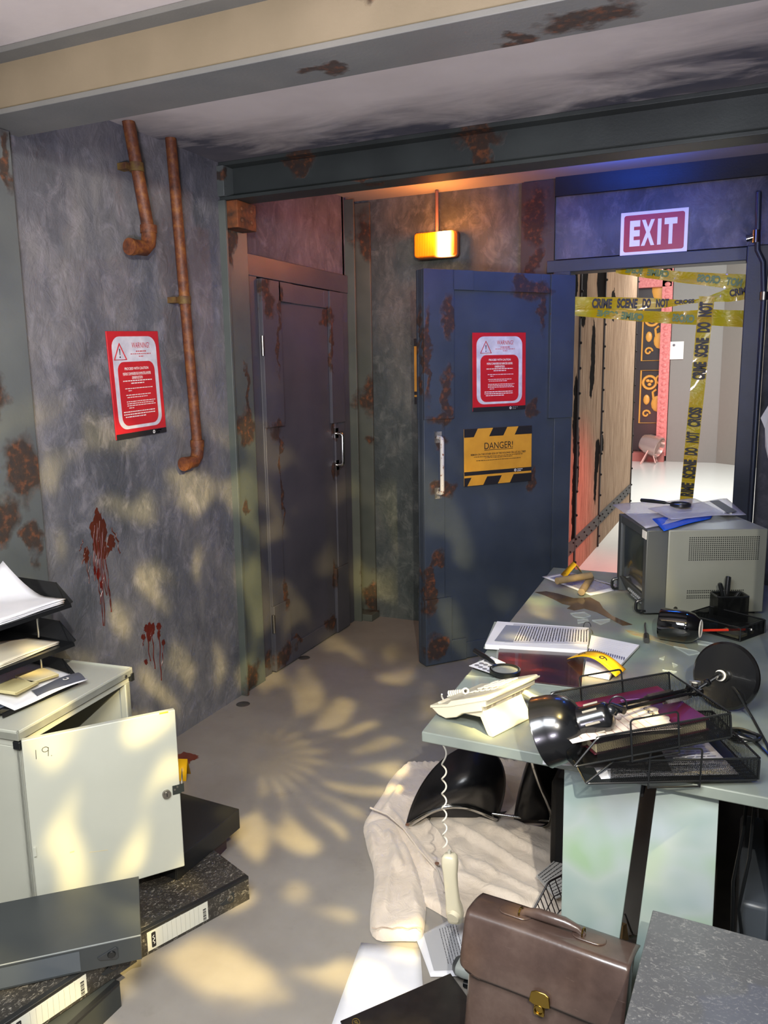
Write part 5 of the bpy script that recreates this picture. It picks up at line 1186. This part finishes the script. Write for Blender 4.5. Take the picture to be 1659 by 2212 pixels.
# ================================================================== BOX FILES
def box_file(name, corner, d, L, D, H, m_, lab, spine=True, label=False, button=True, border=None, group='box files on the floor'):
    """corner: near end of the spine; d: direction of the spine; body runs behind it"""
    A = fr(corner, d, z=UP)   # x along the spine, y away from it
    t = thing(name, lab, 'box file', A, group); e = .0025
    obj('case', MB().box(0, L, .004, D, 0, H-.004), m_, t, bevel=.002)
    obj('lid', MB().box(-.001, L+.001, .0, D, H-.0035, H), m_, t, bevel=.001)
    obj('spine', MB().box(0, L, -.001, .0035, 0, H-.002), m_, t, bevel=.001)
    if border: obj('spine_binding', MB().box(0, L, -.0016, .014, H-.008, H+.0006), border, t, bevel=.001)
    if label:
        obj('paper_label', MB().box(.020, .215, -.0022, -.0008, .010, H-.010), M('c9c9be', 'spine_label', rough=.6), t)
        g = MB().prism([(0, 0), (1, 0), (1, 1), (0, 1)], 0, 0) if False else MB()
        K2 = Matrix(((1, 0, 0, .032), (0, 0, -1, -.0022), (0, 1, 0, 0), (0, 0, 0, 1)))
        gb = MB(K2).prism(rrect(.013, H-.032, .003, 4, .007, H/2), 0, .0006); obj('logo_block', gb, INK, t)
        gs = MB(K2); gs.tube([(.007+.003*math.sin(k*1.1), H/2-.013+k*.0022, .0008) for k in range(13)], .0009, 5); obj('logo_script', gs, WHITE, t)
        ru = MB(K2)
        for k in range(9): ru.box(.035+k*.0145, .0356+k*.0145, .012, H-.012, 0, .0004)
        obj('ruled_lines', ru, M('9a9a92', 'rule_grey'), t)
        bc_ = MB(K2); y = .013
        for k in range(9): 
            w_ = (.002, .004, .0015, .005, .002)[k % 5]; bc_.box(.166, .176, y, y+w_*.7, 0, .0006); y += w_*.7+.0022
            if y > H-.017: break
        obj('barcode', bc_, INK, t)
    if button:
        x = L-.075; K3 = Matrix(((1, 0, 0, x), (0, 0, -1, -.001), (0, 1, 0, H/2), (0, 0, 0, 1)))
        obj('catch_plate', MB(K3).prism([(-.030, -.004), (-.024, -.011), (.014, -.017), (.020, -.013), (.020, .013), (.014, .017), (-.024, .0), (-.030, -.001)], 0, .0025), M('2a2d30', 'catch_plastic', rough=.3), t, bevel=.001)
        obj('catch_button', MB(K3).lathe([(0, .0055), (.008, .0055), (.010, .003), (.010, .0)], 20, Matrix.Translation((.004, 0, 0))), m_ if label else PLAST_B, t)
    return t
BLK = M('1a1b1c', 'black_board', rough=.45); GRYB = mat('charcoal_board', hexc('2e3235'), .42, c2=hexc('34383a'), scale=5)
bB0, bB1 = Vector((-1.457, 1.550, 0)), Vector((-1.337, 1.849, 0))
sB = (bB1-bB0)
box_file('box_file', bB0-sB.normalized()*.012, sB, .362, .262, .078, M_MARB, 'dark marbled box file on the floor below the cabinet door', label=True, border=BLK)
# C on the floor behind, black, resting on a maroon one
cC = Vector((-1.515, 1.770, .080)); box_file('box_file', cC, Vector((.012, .31, 0)), .318, .26, .070, BLK, 'plain black box file behind the cabinet door, on a maroon one', button=False)
solo('box_file', MB(fr((-1.80, 1.955, 0), (.27, .02, 0), z=UP)).box(0, .258, 0, .10, 0, .078), M('3a2730', 'maroon_board', rough=.5), 'maroon box file mostly hidden beneath the plain black one', 'box file', 'box files on the floor', bevel=.002)
# stack in the near left corner
dD0 = on(262, 2185, 'z', 0); dd2 = Vector((.27, .24, 0)).normalized()
uA = Vector((.250, .225, 0)).normalized()
nrA = on(303, 2020, 'z', .215)
zA, hA = .148, .067
bxA = box_file('box_file', Vector((nrA.x, nrA.y, zA))-uA*.36, uA, .36, .255, hA, GRYB, 'charcoal box file with catch, topmost of the near left stack', border=None)
obj('label_pocket', MB().box(.015, .215, -.0022, -.0012, .006, hA-.008), M('4e545a', 'clear_pocket', rough=.15), bxA)
obj('edge_highlight', MB().box(-.001, .361, -.0012, .001, hA-.0012, hA+.0006), M('8f9494', 'edge_highlight_grey', rough=.6), bxA)  # painted highlight: pale strip stands in for light catching the lid's front edge
cornB = on(290, 2020+30, 'z', .148); nrB = on(292, 2018+8, 'z', .148)
q0, q1 = on(20, 2204, 'z', .146), on(176, 2101, 'z', .146); uB = (q1-q0).normalized()
box_file('box_file', Vector((q0.x, q0.y, .074))-uB*.02, uB, .362, .26, .072, M_MARB, 'marbled box file with spine label, middle of the near left stack', label=True, border=BLK)
w0, w1 = on(180, 2192, 'z', .072), on(258, 2120, 'z', .072); uD = (w1-w0).normalized()
box_file('box_file', Vector((w1.x, w1.y, 0))-uD*.35, uD, .35, .26, .072, mat('grey_board', hexc('34372f'), .5, c2=hexc('2e3130'), scale=5), 'dark grey box file at the bottom of the near left stack', button=False, border=BLK)
# evidence scrap behind the cabinet door
q = on(389, 1690, 'z', 0)
solo('number_marker', MB(rz((q.x-.03, q.y, 0), 20)).add([(0, 0, 0), (.05, 0, 0), (.05, .03, .08), (0, .03, .08), (0, .06, 0), (.05, .06, 0)], [(0, 1, 2, 3), (3, 2, 5, 4)]), YELLOW, 'yellow tent marker peeping out behind the cabinet door', 'number marker', solid=.001)
# floor caps
for (px, py), lab in (((657, 1421), 'round metal floor cap nearer the closed door'), ((525, 1521), 'round metal floor cap at the foot of the steel column')):
    c = on(px, py, 'z', 0); solo('floor_disc', MB().lathe([(0, .003), (.028, .003), (.033, .001), (.034, 0)], 28, Matrix.Translation(c)), M('5c5a58', 'cap_metal', rough=.4, metal=.6), lab, 'floor disc', 'metal floor caps')
# ================================================================== BLOOD
def blood(name, lab, blobs, drips, ax, val, outn, m_=BLOOD):
    mb = MB(); O = Vector(outn)
    for px, py, rx, ry in blobs:
        c = on(px, py, ax, val); e = on(px+rx, py, ax, val)-c; g = on(px, py+ry, ax, val)-c; n = 22; rnd = random.Random(px*7+py)
        pts = [c+e*math.cos(2*PI*k/n)*(1+rnd.uniform(-.35, .25))+g*math.sin(2*PI*k/n)*(1+rnd.uniform(-.3, .3)) for k in range(n)]
        cc = len(mb.v); mb.add([c+O*.0022]+[p+O*.0008 for p in pts], [(0, 1+k, 1+(k+1) % n) for k in range(n)])
    for x0, y0, x1, y1, w_ in drips:
        a, b_ = on(x0, y0, ax, val), on(x1, y1, ax, val); n = 14; rnd = random.Random(x0+y1)
        t = Vector((0, 1, 0)) if ax == 'x' else Vector((1, 0, 0)); L = []; ph_ = rnd.uniform(0, 6)
        for k in range(n+1):
            p = a.lerp(b_, k/n)+t*.003*math.sin(k*.9+ph_); L.append(p)
        mb.tube([p-O*w_*.35+O*.0008 for p in L], [w_*(.55+.5*rnd.random()) for p in L[:-1]]+[w_*1.1], 6)
    return solo(name, mb, m_, lab, 'blood stain')
DARKBL = mat('dark_blood', hexc('4a100c'), .25, c2=hexc('6a1a10'), scale=18)
ORBL = mat('smeared_blood', hexc('451a0e'), .4, c2=hexc('552312'), scale=12)
bs = blood('blood_stain', 'large smeared blood stain with long drips below the wall sign', [(211, 1128, 9, 22), (216, 1150, 15, 30), (207, 1140, 12, 24), (212, 1175, 12, 24), (240, 1170, 9, 16), (222, 1190, 14, 20), (186, 1200, 6, 16), (208, 1105, 4, 8)],
     [(201, 1130, 204, 1255, .0028), (208, 1130, 212, 1250, .0035), (215, 1125, 218, 1275, .0035), (222, 1140, 225, 1352, .0028), (220, 1190, 229, 1286, .0026), (228, 1200, 240, 1322, .0026), (210, 1240, 218, 1305, .003), (196, 1200, 190, 1250, .002), (188, 1180, 178, 1218, .003),
      (250, 1150, 258, 1195, .003), (240, 1140, 255, 1170, .003), (213, 1160, 206, 1230, .003), (232, 1160, 228, 1230, .0025), (184, 1195, 193, 1260, .002), (180, 1165, 172, 1190, .0022)], 'x', XL, (1, 0, 0), ORBL)
blood('blood_stain', 'thin dark drips running down through the large blood stain', [(212, 1240, 4, 12), (218, 1262, 3, 8), (205, 1232, 3, 10)],
     [(203, 1135, 205, 1240, .0016), (211, 1140, 214, 1246, .0016), (219, 1150, 222, 1352, .0016), (226, 1180, 231, 1286, .0015), (224, 1240, 217, 1300, .0016), (234, 1250, 240, 1322, .0015)], 'x', XL+.002, (1, 0, 0), DARKBL)
blood('blood_stain', 'small handprint of blood with short drips low on the wall', [(316, 1357, 6, 8), (326, 1360, 8, 16), (343, 1353, 5, 9), (309, 1376, 5, 6), (353, 1388, 4, 7), (322, 1375, 5, 12), (343, 1370, 3, 12), (315, 1430, 4, 6)],
     [(316, 1355, 324, 1428, .003), (328, 1360, 334, 1445, .003), (343, 1352, 348, 1470, .003), (353, 1385, 350, 1438, .0025), (311, 1375, 308, 1395, .0025), (332, 1352, 322, 1380, .003)], 'x', XL, (1, 0, 0), mat('red_blood', hexc('551710'), .3, c2=hexc('642114'), scale=15))
blood('blood_stain', 'patch of blood on the floor beside the cabinet door', [(400, 1638, 22, 12), (415, 1636, 14, 6), (392, 1650, 12, 10)], [], 'z', 0, (0, 0, 1), mat('floor_blood', hexc('5a2416'), .4, c2=hexc('6d3322'), scale=15))
# ================================================================== FLOOR THINGS UNDER THE DESK
def pip(x, y, poly):
    c = False; n = len(poly)
    for i in range(n):
        x1, y1 = poly[i]; x2, y2 = poly[(i+1) % n]
        if (y1 > y) != (y2 > y) and x < (x2-x1)*(y-y1)/(y2-y1)+x1: c = not c
    return c
def cloth_mesh(poly_px, hfun, res=.012, z0=.002):
    P2 = [on(px, py, 'z', .02) for px, py in poly_px]; poly = [(p.x, p.y) for p in P2]
    # smooth the outline (Chaikin)
    for _ in range(2):
        q = []
        for i in range(len(poly)):
            a, b_ = poly[i], poly[(i+1) % len(poly)]; q += [(a[0]*.75+b_[0]*.25, a[1]*.75+b_[1]*.25), (a[0]*.25+b_[0]*.75, a[1]*.25+b_[1]*.75)]
        poly = q
    bm = bmesh.new(); vs = [bm.verts.new((x, y, 0)) for x, y in poly]; f = bm.faces.new(vs)
    x0, x1 = min(p[0] for p in poly), max(p[0] for p in poly); y0, y1 = min(p[1] for p in poly), max(p[1] for p in poly)
    for ax_, a, b_ in ((0, x0, x1), (1, y0, y1)):
        k = a+res
        while k < b_:
            co = (k, 0, 0) if ax_ == 0 else (0, k, 0); no = (1, 0, 0) if ax_ == 0 else (0, 1, 0)
            bmesh.ops.bisect_plane(bm, geom=bm.verts[:]+bm.edges[:]+bm.faces[:], plane_co=co, plane_no=no); k += res
    bmesh.ops.triangulate(bm, faces=bm.faces[:])
    bm.verts.ensure_lookup_table()
    segs = [(Vector(poly[i]), Vector(poly[(i+1) % len(poly)])) for i in range(len(poly))]
    mb = MB(); V = []
    for v in bm.verts:
        p = Vector((v.co.x, v.co.y)); d = 9
        for a, b_ in segs:
            ab = b_-a; t = max(0, min(1, (p-a).dot(ab)/max(ab.length_squared, 1e-9))); d = min(d, (p-(a+ab*t)).length)
        e = min(1, d/.028); e = math.sqrt(max(0, 1-(1-e)**2))
        V.append((p.x, p.y, z0+e*hfun(p.x, p.y)))
    mb.add(V, [tuple(v.index for v in f.verts) for f in bm.faces]); bm.free(); return mb
def ridge(x, y, px0, py0, px1, py1, w, h):
    a, b_ = on(px0, py0, 'z', .02), on(px1, py1, 'z', .02); a = Vector((a.x, a.y)); b_ = Vector((b_.x, b_.y)); p = Vector((x, y)); ab = b_-a
    t = max(0, min(1, (p-a).dot(ab)/ab.length_squared)); q = a+ab*t; d = (p-q).length
    tap = min(1, min(t, 1-t)*5+.15); d += .006*noise.noise((x*12, y*12, 3))
    return h*tap*math.exp(-(d/w)**2)
RID = [(840, 1745, 930, 1900, .018, .028), (905, 1760, 1010, 1900, .014, .030), (960, 1770, 1215, 1930, .016, .030), (1030, 1780, 1215, 1870, .014, .028), (1090, 1780, 1215, 1815, .012, .024), (880, 1800, 1000, 1960, .014, .022),
       (960, 1880, 1150, 1960, .016, .02), (870, 1700, 830, 1760, .016, .03), (860, 1660, 980, 1650, .02, .03), (1010, 1650, 1200, 1655, .014, .03), (1040, 1680, 1200, 1700, .014, .026), (1000, 1850, 1200, 1960, .012, .02), (800, 1780, 860, 1850, .016, .024), (1060, 1660, 1110, 1740, .016, .024)]
def h_coat(x, y):
    b_ = .012+.016*(.5+.5*noise.noise((x*4, y*4, 1)))+.020*abs(noise.noise((x*11, y*7, 5)))
    for r in RID: b_ = max(b_, ridge(x, y, *r)+b_*.75)
    return b_
coat = thing('lab_coat', 'cream cotton coat crumpled on the floor under the toppled chair', 'coat', on(1020, 1800, 'z', 0))
coat_poly = [(848, 1668), (880, 1652), (960, 1650), (1010, 1640), (1100, 1640), (1215, 1640), (1300, 1700), (1330, 1850), (1240, 1990), (1160, 1965), (1110, 1968), (1060, 2000), (985, 1985), (925, 1948), (900, 1940), (850, 1870), (800, 1830), (780, 1780), (800, 1748), (820, 1720)]
obj('body', cloth_mesh(coat_poly, h_coat), M_CLOTH, coat, world=True, ang=80)
SR = [(850, 1850, 830, 1990, .012, .018), (880, 1870, 900, 1985, .012, .016), (835, 1800, 870, 1900, .016, .026), (800, 1800, 815, 1900, .014, .016), (868, 1820, 905, 1930, .012, .02)]
def h_sl(x, y):
    b_ = .032+.012*noise.noise((x*7, y*6, 2))
    for r in SR: b_ = max(b_, ridge(x, y, *r)+b_*.85)
    return b_
obj('sleeve', cloth_mesh([(786, 1775), (850, 1765), (885, 1830), (922, 1925), (918, 1990), (912, 2024), (870, 2022), (800, 2024), (798, 1960), (812, 1880), (790, 1820)], h_sl, z0=.004), M_CLOTH, coat, world=True, ang=80)
obj('cuff_seam', MB().tube([on(803+k*11, 2004+2*math.sin(k*2), 'z', .040) for k in range(11)], .0012, 5), M('b59f8c', 'cream_thread', rough=.8), coat, world=True)
pl2 = [on(800, 1745, 'z', .05), on(838, 1760, 'z', .055), on(872, 1790, 'z', .055), on(905, 1835, 'z', .05), on(945, 1880, 'z', .045), on(960, 1925, 'z', .04)]
obj('placket', MB().tube(pl2, .0035, 8), M_CLOTH, coat, world=True)
bb = MB()
for px, py in ((880, 1782), (944, 1866)): c = on(px, py, 'z', .062); bb.cyl(c, c+Vector((0, 0, .003)), .007, seg=16)
obj('button', bb, M('7a5a48', 'brown_button', rough=.4), coat, world=True)
# floor papers
def floor_paper(pts, z, lab, block=None, rows=0):
    t = thing('paper_sheet', lab, 'paper', on(*pts[0], 'z', 0), 'papers on the floor')
    q = lay(pts, z)
    obj('sheet', MB().grid(lambda u, v: q[0].lerp(q[1], u).lerp(q[3].lerp(q[2], u), v)+Vector((0, 0, .0015*math.sin(u*4+v*3)**2)), 8, 8), PAPER, t, world=True, solid=.0005)
    if block: obj('grey_print', MB().slab(lay(block, z+.0024), .0002), M('a5a6aa', 'grey_print', rough=.6), t, world=True)
    if rows: textrows('typed_text', rows[0], z+.0030, rows[1], t, INK, th=.2)
    return t
floor_paper([(780, 2036), (908, 2050), (935, 2125), (905, 2260), (715, 2260)][:2]+[(922, 2260), (700, 2260)], .002, 'blank white sheet on the floor left of the black folder')
floor_paper([(898, 2026), (985, 1980), (1060, 2110), (930, 2110)], .0045, 'printed sheet with a grey panel on the floor below the handset', [(915, 2018), (975, 1992), (1010, 2095), (937, 2096)], (rot4([(945, 2003), (985, 1990), (1012, 2090), (968, 2095)], 1), 7))
floor_paper([(985, 1975), (1080, 1985), (1080, 2120), (1010, 2110)], .006, 'white sheet partly under the brown briefcase')
floor_paper([(1165, 1880), (1225, 1840), (1260, 1900), (1200, 1925)], .075, 'printed sheet lying on the coat beside the desk leg', None, ([(1165, 1880), (1225, 1840), (1260, 1900), (1200, 1925)], 8)) if False else None
pp = thing('newspaper', 'folded newspaper corner lying on the coat beside the desk leg', 'newspaper', on(1215, 1900, 'z', 0))
nq = [(1158, 1892), (1222, 1838), (1290, 1900), (1200, 1940)]
obj('sheet', MB().slab(lay(nq, .062), .004), M('c4c0ba', 'newsprint', rough=.8), pp, world=True)
textrows('typed_text', nq, .0626, 10, pp, M('4c4a48', 'news_ink'), th=.3)
# black folder with gold emblem
bf = thing('black_folder', 'black hardback folder with a gold oval emblem in the foreground', 'folder', on(900, 2190, 'z', 0))
zf = .035
fp = lay([(735, 2205), (973, 2102), (1062, 2225), (1010, 2330), (770, 2330)], zf)[:]
A_f = on(735, 2205, 'z', zf); B_f = on(973, 2102, 'z', zf); C_f = on(1062, 2225, 'z', zf); dC = (C_f-B_f).normalized()*.24
obj('cover', MB().slab([A_f, B_f, B_f+dC, A_f+dC], .004), mat('black_cloth_board', hexc('161515'), .4, c2=hexc('1e1c1b'), scale=30, bump=.1), bf, world=True, bevel=.001)
obj('pages', MB().slab([p+Vector((0, 0, -.005)) for p in (A_f+dC*.03, B_f+dC*.03, B_f+dC*.98, A_f+dC*.98)], .026), PAPER, bf, world=True)
obj('back_cover', MB().slab([p+Vector((0, 0, -.0312)) for p in (A_f, B_f, B_f+dC, A_f+dC)], .0035), bpy.data.materials['black_cloth_board'], bf, world=True)
ec = on(769, 2200+8, 'z', zf+.0004); ed = (B_f-A_f).normalized(); eg = dC.normalized()
em_ = MB().tube([ec+eg*.009*math.cos(a*PI/12)*1.3+ed*.009*math.sin(a*PI/12) for a in range(24)], .0007, 5, True)
for k in (-1, 0, 1): em_.tube([ec+eg*.005*k-ed*.004, ec+eg*.005*k+eg*.002+ed*.004], .0006, 5)
obj('gold_emblem', em_, M('b39a4a', 'gold_foil', rough=.3, metal=.8), bf, world=True)
# grey hole punch
hp = thing('hole_punch', 'grey plastic hole punch beside the briefcase', 'hole punch', on(1000, 2095, 'z', 0))
h0, h1_ = on(985, 2082, 'z', .045), on(1075, 2112, 'z', .045); hd_ = (h1_-h0).normalized(); hs_ = hd_.cross(UP)
obj('handle', MB().loft([(h0+hd_*x+Vector((0, 0, dz)), tuple(hs_*w_), (0, 0, h_)) for x, w_, h_, dz in ((0, .020, .010, 0), (.008, .028, .016, 0), (.03, .030, .018, 0), (.10, .030, .018, .005), (.14, .028, .014, .01))], 24, 4), M('a7aca6', 'grey_punch_plastic', rough=.3), hp, world=True)
obj('base', MB().loft([(h0+hd_*x+Vector((0, 0, -.032)), tuple(hs_*.028), (0, 0, .009)) for x in (.03, .16)], 20, 5), PLAST_B, hp, world=True)
obj('rubber_end', MB().loft([(h0-hd_*.004+Vector((0, 0, 0)), tuple(hs_*.017), (0, 0, .012)), (h0+hd_*.008, tuple(hs_*.0285), (0, 0, .0168))], 24, 4), M('3c4043', 'dark_rubber', rough=.5), hp, world=True)
# ---- briefcase
bl, br_ = on(1043, 1930, 'z', .375), on(1384, 2042, 'z', .375)
bx = (br_-bl); BWd = bx.length; bx.normalize()
lean = Vector((0, 0, 1)); nb_ = bx.cross(UP).normalized()
if nb_.y > 0: nb_ = -nb_
upv = (UP - nb_*.18).normalized(); nrm = upv.cross(bx).normalized(); nrm = nrm if nrm.y < 0 else -nrm
BH = .375/upv.z
base = bl-upv*BH-(-nrm)*.085
BM = Matrix((bx, -nrm, upv)).transposed().to_4x4(); BM.translation = base
bcs = thing('briefcase', 'worn brown leather briefcase with brass clasp standing by the desk leg', 'briefcase', BM)
TH_ = .085
obj('body', MB().loft([((BWd/2, TH_/2, 0.004), (BWd/2-.012, 0, 0), (0, TH_/2+.012, 0)), ((BWd/2, TH_/2, .03), (BWd/2-.008, 0, 0), (0, TH_/2+.018, 0)), ((BWd/2, TH_/2, BH*.6), (BWd/2-.008, 0, 0), (0, TH_/2+.010, 0)), ((BWd/2, TH_/2, BH-.022), (BWd/2-.010, 0, 0), (0, TH_/2-.006, 0)), ((BWd/2, TH_/2, BH-.012), (BWd/2-.02, 0, 0), (0, TH_/2-.02, 0))], 40, 7), M_LEATHER, bcs, ang=50)
def flap(u, v):
    x = BWd*u
    if v < .25: t = v/.25; y = TH_*(1-t)+.0; z = BH+.004*math.sin(PI*t)-.0; y -= 0
    elif v < .36: t = (v-.25)/.11; a = t*PI/2; y = -.016*math.sin(a); z = BH-.016*(1-math.cos(a))
    else:
        t = (v-.36)/.64; z = BH-.016-t*.118; y = -.016-.012*math.sin(t*PI*.6)
        r = .035; 
    y += .003*math.sin(u*5); 
    if v > .85:
        t = (v-.85)/.15; c = .05*(1-math.sqrt(max(0, 1-t*t))); x = min(max(x, c), BWd-c)
    return (x, y, z)
obj('flap', MB().grid(flap, 40, 44), M_LEATHER, bcs, solid=.0035, ang=70)
sm_ = MB().tube([flap(.03+.94*k/30, .985) for k in range(31)], .0016, 6)
obj('stitched_edge', sm_, M('3a241d', 'dark_thread', rough=.6), bcs)
hdl = MB(); hz_ = BH+.012
pts = [(BWd*.30, TH_*.42, BH+.006), (BWd*.34, TH_*.42, BH+.016), (BWd*.42, TH_*.42, BH+.020), (BWd*.58, TH_*.42, BH+.020), (BWd*.66, TH_*.42, BH+.016), (BWd*.70, TH_*.42, BH+.006)]
hdl.tube(pts, [.007, .009, .0125, .0125, .009, .007], 14)
obj('handle', hdl, M_LEATHER, bcs)
for x in (BWd*.27, BWd*.73): obj('handle_tab', MB().prism(rrect(.075, .042, .020, 6, x, TH_*.42), BH+.004, BH+.008), M_LEATHER, bcs, bevel=.002)
BRASS = M('a58a44', 'brass', rough=.22, metal=1)
rg_ = MB()
for x in (BWd*.305, BWd*.695): rg_.tube([(x, TH_*.42+.013*math.cos(a*PI/8), BH+.012+.010*math.sin(a*PI/8)) for a in range(16)], .0018, 6, True)
obj('handle_ring', rg_, BRASS, bcs)
K4 = Matrix(((1, 0, 0, BWd*.52), (0, 0, 1, -.034), (0, 1, 0, BH-.128), (0, 0, 0, 1)))
obj('clasp', MB(K4).prism([(-.024, -.006), (-.020, .016), (-.010, .021), (.010, .021), (.020, .016), (.024, -.006), (.012, -.010), (-.012, -.010)], -.003, .001), BRASS, bcs, bevel=.0015)
obj('clasp_lock', MB(K4).prism(rrect(.024, .022, .004, 4, 0, -.020), -.001, .003).add([], []).tube([(.010*math.cos(a*PI/8), -.018+.009*math.sin(a*PI/8), -.003) for a in range(16)], .0018, 6, True), BRASS, bcs, bevel=.001)
# ---- large marbled box at the near right
MZ = .50
e0, e1, e2 = on(1410, 1965, 'z', MZ), on(1345, 2225, 'z', MZ), on(1700, 2053, 'z', MZ)
ea = (e1-e0).normalized(); eb = (e2-e0).normalized(); eb = (eb-ea*eb.dot(ea)).normalized()
mbx = thing('storage_box', 'large grey marbled storage box in the near right corner', 'storage box', Matrix.Translation((e0.x, e0.y, 0)))
def obox(z0, z1, g=0.0, La=.42, Lb=.34):
    q = [e0-ea*g-eb*g, e0+ea*(La+g)-eb*g, e0+ea*(La+g)+eb*(Lb+g), e0-ea*g+eb*(Lb+g)]; return MB().prism([(p.x, p.y) for p in q], z0, z1)
obj('lid', obox(MZ-.045, MZ), M_MARB2, mbx, world=True, bevel=.002)
obj('body', obox(0, MZ-.046, -.003), marble('black_speckled_board', hexc('141414'), hexc('1c1c1c'), hexc('8a8a88')), mbx, world=True, bevel=.002)
# ---- toppled chair
LEA = mat('black_leather', hexc('101012'), .28, c2=hexc('18181b'), scale=8, bump=.15, bscale=80)
chm = thing('chair', 'toppled black leather chair with chrome rims lying on the coat', 'chair', on(1000, 1760, 'z', 0))
def cpt(px, py, z): return on(px, py, 'z', z)
def shell_pts(bl_, br2, midf, apex, bul):
    def f(u, v):
        # rim: from left end, arching up in the middle, to right end
        s = u*2-1; rim = bl_.lerp(br2, u)+midf*(1-s*s)**1.2
        w = 1-v; c = bl_.lerp(br2, .5); side = rim-(bl_.lerp(br2, .5)+midf)
        top_ = c+apex
        k = math.sin(v*PI/2)
        p = rim.lerp(top_+(bl_.lerp(br2, u)-c)*.0, k)
        wid = (1-v**2.6)**.55 if v < 1 else 0
        p = c+midf*(1-s*s)**1.2*(1-v)+apex*v+(bl_.lerp(br2, u)-c)*max(wid, .0)*1.0+bul*math.sin(PI*min(1, v*.9+.1))*(1-s*s*.9)
        return p
    return f
S1 = shell_pts(cpt(878, 1780, .02), cpt(1074, 1762, .04), Vector((0, -.02, .085)), Vector((.060, .05, .27)), Vector((.05, -.09, .02)))
obj('backrest', MB().grid(S1, 28, 22), LEA, chm, world=True, solid=.014, ang=80)
rim = [S1(k/40, 0.0)+Vector((0, -.012, -.004)) for k in range(41)]
obj('chrome_rim', MB().tube(rim, .0085, 10), CHROME, chm, world=True)
u0, u1 = cpt(890, 1788, .01), cpt(1068, 1775, .01)
def und(u, v):
    a = S1(u, 0); b_ = a.copy(); b_.z = .012; b_ += Vector((.02, .10, 0)); return a.lerp(b_, v)
obj('seat_underside', MB().grid(und, 24, 4), M('2c2c30', 'dark_grey_fabric', rough=.7), chm, world=True, solid=.006)
S2 = shell_pts(cpt(1112, 1778, .02), cpt(1192, 1778, .03), Vector((0, -.01, .02)), Vector((.055, -.02, .36)), Vector((-.02, -.05, .0)))
def S2f(u, v):
    p = S2(u, v); return p
obj('seat', MB().grid(S2f, 20, 20), LEA, chm, world=True, solid=.014, ang=80)
rm = [cpt(1112, 1762, .03), cpt(1110, 1776, .015), cpt(1130, 1786, .012), cpt(1165, 1788, .02), cpt(1186, 1782, .04), cpt(1192, 1762, .08), cpt(1182, 1730, .15), cpt(1165, 1690, .23), cpt(1152, 1650, .31), cpt(1147, 1620, .36)]
def smoothp(P_, n=8):
    out = []
    for i in range(len(P_)-1):
        p0, p1, p2, p3 = P_[max(i-1, 0)], P_[i], P_[i+1], P_[min(i+2, len(P_)-1)]
        for k in range(n):
            t = k/n; out.append(.5*((2*p1)+(-p0+p2)*t+(2*p0-5*p1+4*p2-p3)*t*t+(-p0+3*p1-3*p2+p3)*t**3))
    return out+[P_[-1]]
obj('chrome_rim', MB().tube(smoothp(rm), .009, 10), CHROME, chm, world=True)
obj('connecting_rod', MB().tube([cpt(1060, 1757, .06), cpt(1118, 1765, .06), cpt(1200, 1775, .05)], .005, 10).tube(smoothp([cpt(1193, 1722, .16), cpt(1200, 1740, .12), cpt(1192, 1762, .08)]), .004, 8), CHROME, chm, world=True)
obj('mechanism', MB().box(-.50, -.40, 2.34, 2.62, .03, .34), M('0a0a0b', 'black_casing', rough=.6), chm, world=True, bevel=.02)
# ---- wire basket
wb = thing('wire_basket', 'black wire basket lying on its side behind the briefcase', 'basket', on(1190, 1960, 'z', 0))
ww_ = MB(); B0, B1, B2_ = cpt(1142, 1985, .10), cpt(1185, 1905, .17), cpt(1225, 1885, .17)
dn_ = Vector((.03, .01, -.09))
ww_.wire([B0, B1, B2_], .003, 6, rad=.012); ww_.wire([B0+dn_, B1+dn_, B2_+dn_], .002, 6)
for k in range(8):
    u = k/7; p = B0.lerp(B1, u); ww_.tube([p, p+dn_], .0016, 5)
for k in range(4):
    p = B1.lerp(B2_, k/3); ww_.tube([p, p+dn_], .0016, 5)
ww_.tube([B0+dn_*.5, B1+dn_*.5, B2_+dn_*.5], .0016, 5)
obj('wire_frame', ww_, M('1c1416', 'basket_wire', rough=.4), wb, world=True)
# scissors-like clutter between the desk legs
cu_ = thing('scraps', 'metal clip and brown scraps on the floor between the desk legs', 'scraps', cpt(1355, 2025, .05))
obj('clip', MB().tube([cpt(1350, 1975, .12), cpt(1366, 2018, .06)], .003).tube([cpt(1360, 2024, .05), cpt(1378, 2020, .06)], .005), CHROME, cu_, world=True)
obj('brown_scrap', MB().slab([cpt(1346, 2000, .09), cpt(1354, 1995, .09), cpt(1358, 2030, .05), cpt(1344, 2034, .05)], .03), M('9a7a50', 'brown_card', rough=.8), cu_, world=True)
# paper pinned at the right wall
wp = [on(1643, 905, 'x', .15), on(1662, 870, 'x', .15)]
q = Vector((.150, 0, 0))
pw = thing('pinned_paper', 'crumpled pale paper pinned to the dark right wall', 'paper', Matrix.Translation((.15, 3.9, 1.3)))
wpp = [on(1643, 903, 'y', 4.1), on(1675, 850, 'y', 4.1), on(1690, 1000, 'y', 4.1), on(1660, 994, 'y', 4.1), on(1653, 965, 'y', 4.1), on(1652, 925, 'y', 4.1)]
obj('sheet', MB().add([p+Vector((0, .01*math.sin(i*2), 0)) for i, p in enumerate(wpp)], [(0, 1, 2, 3, 4, 5)]), PAPER, pw, world=True, solid=.002, smooth=False)
bpy.context.view_layer.update()
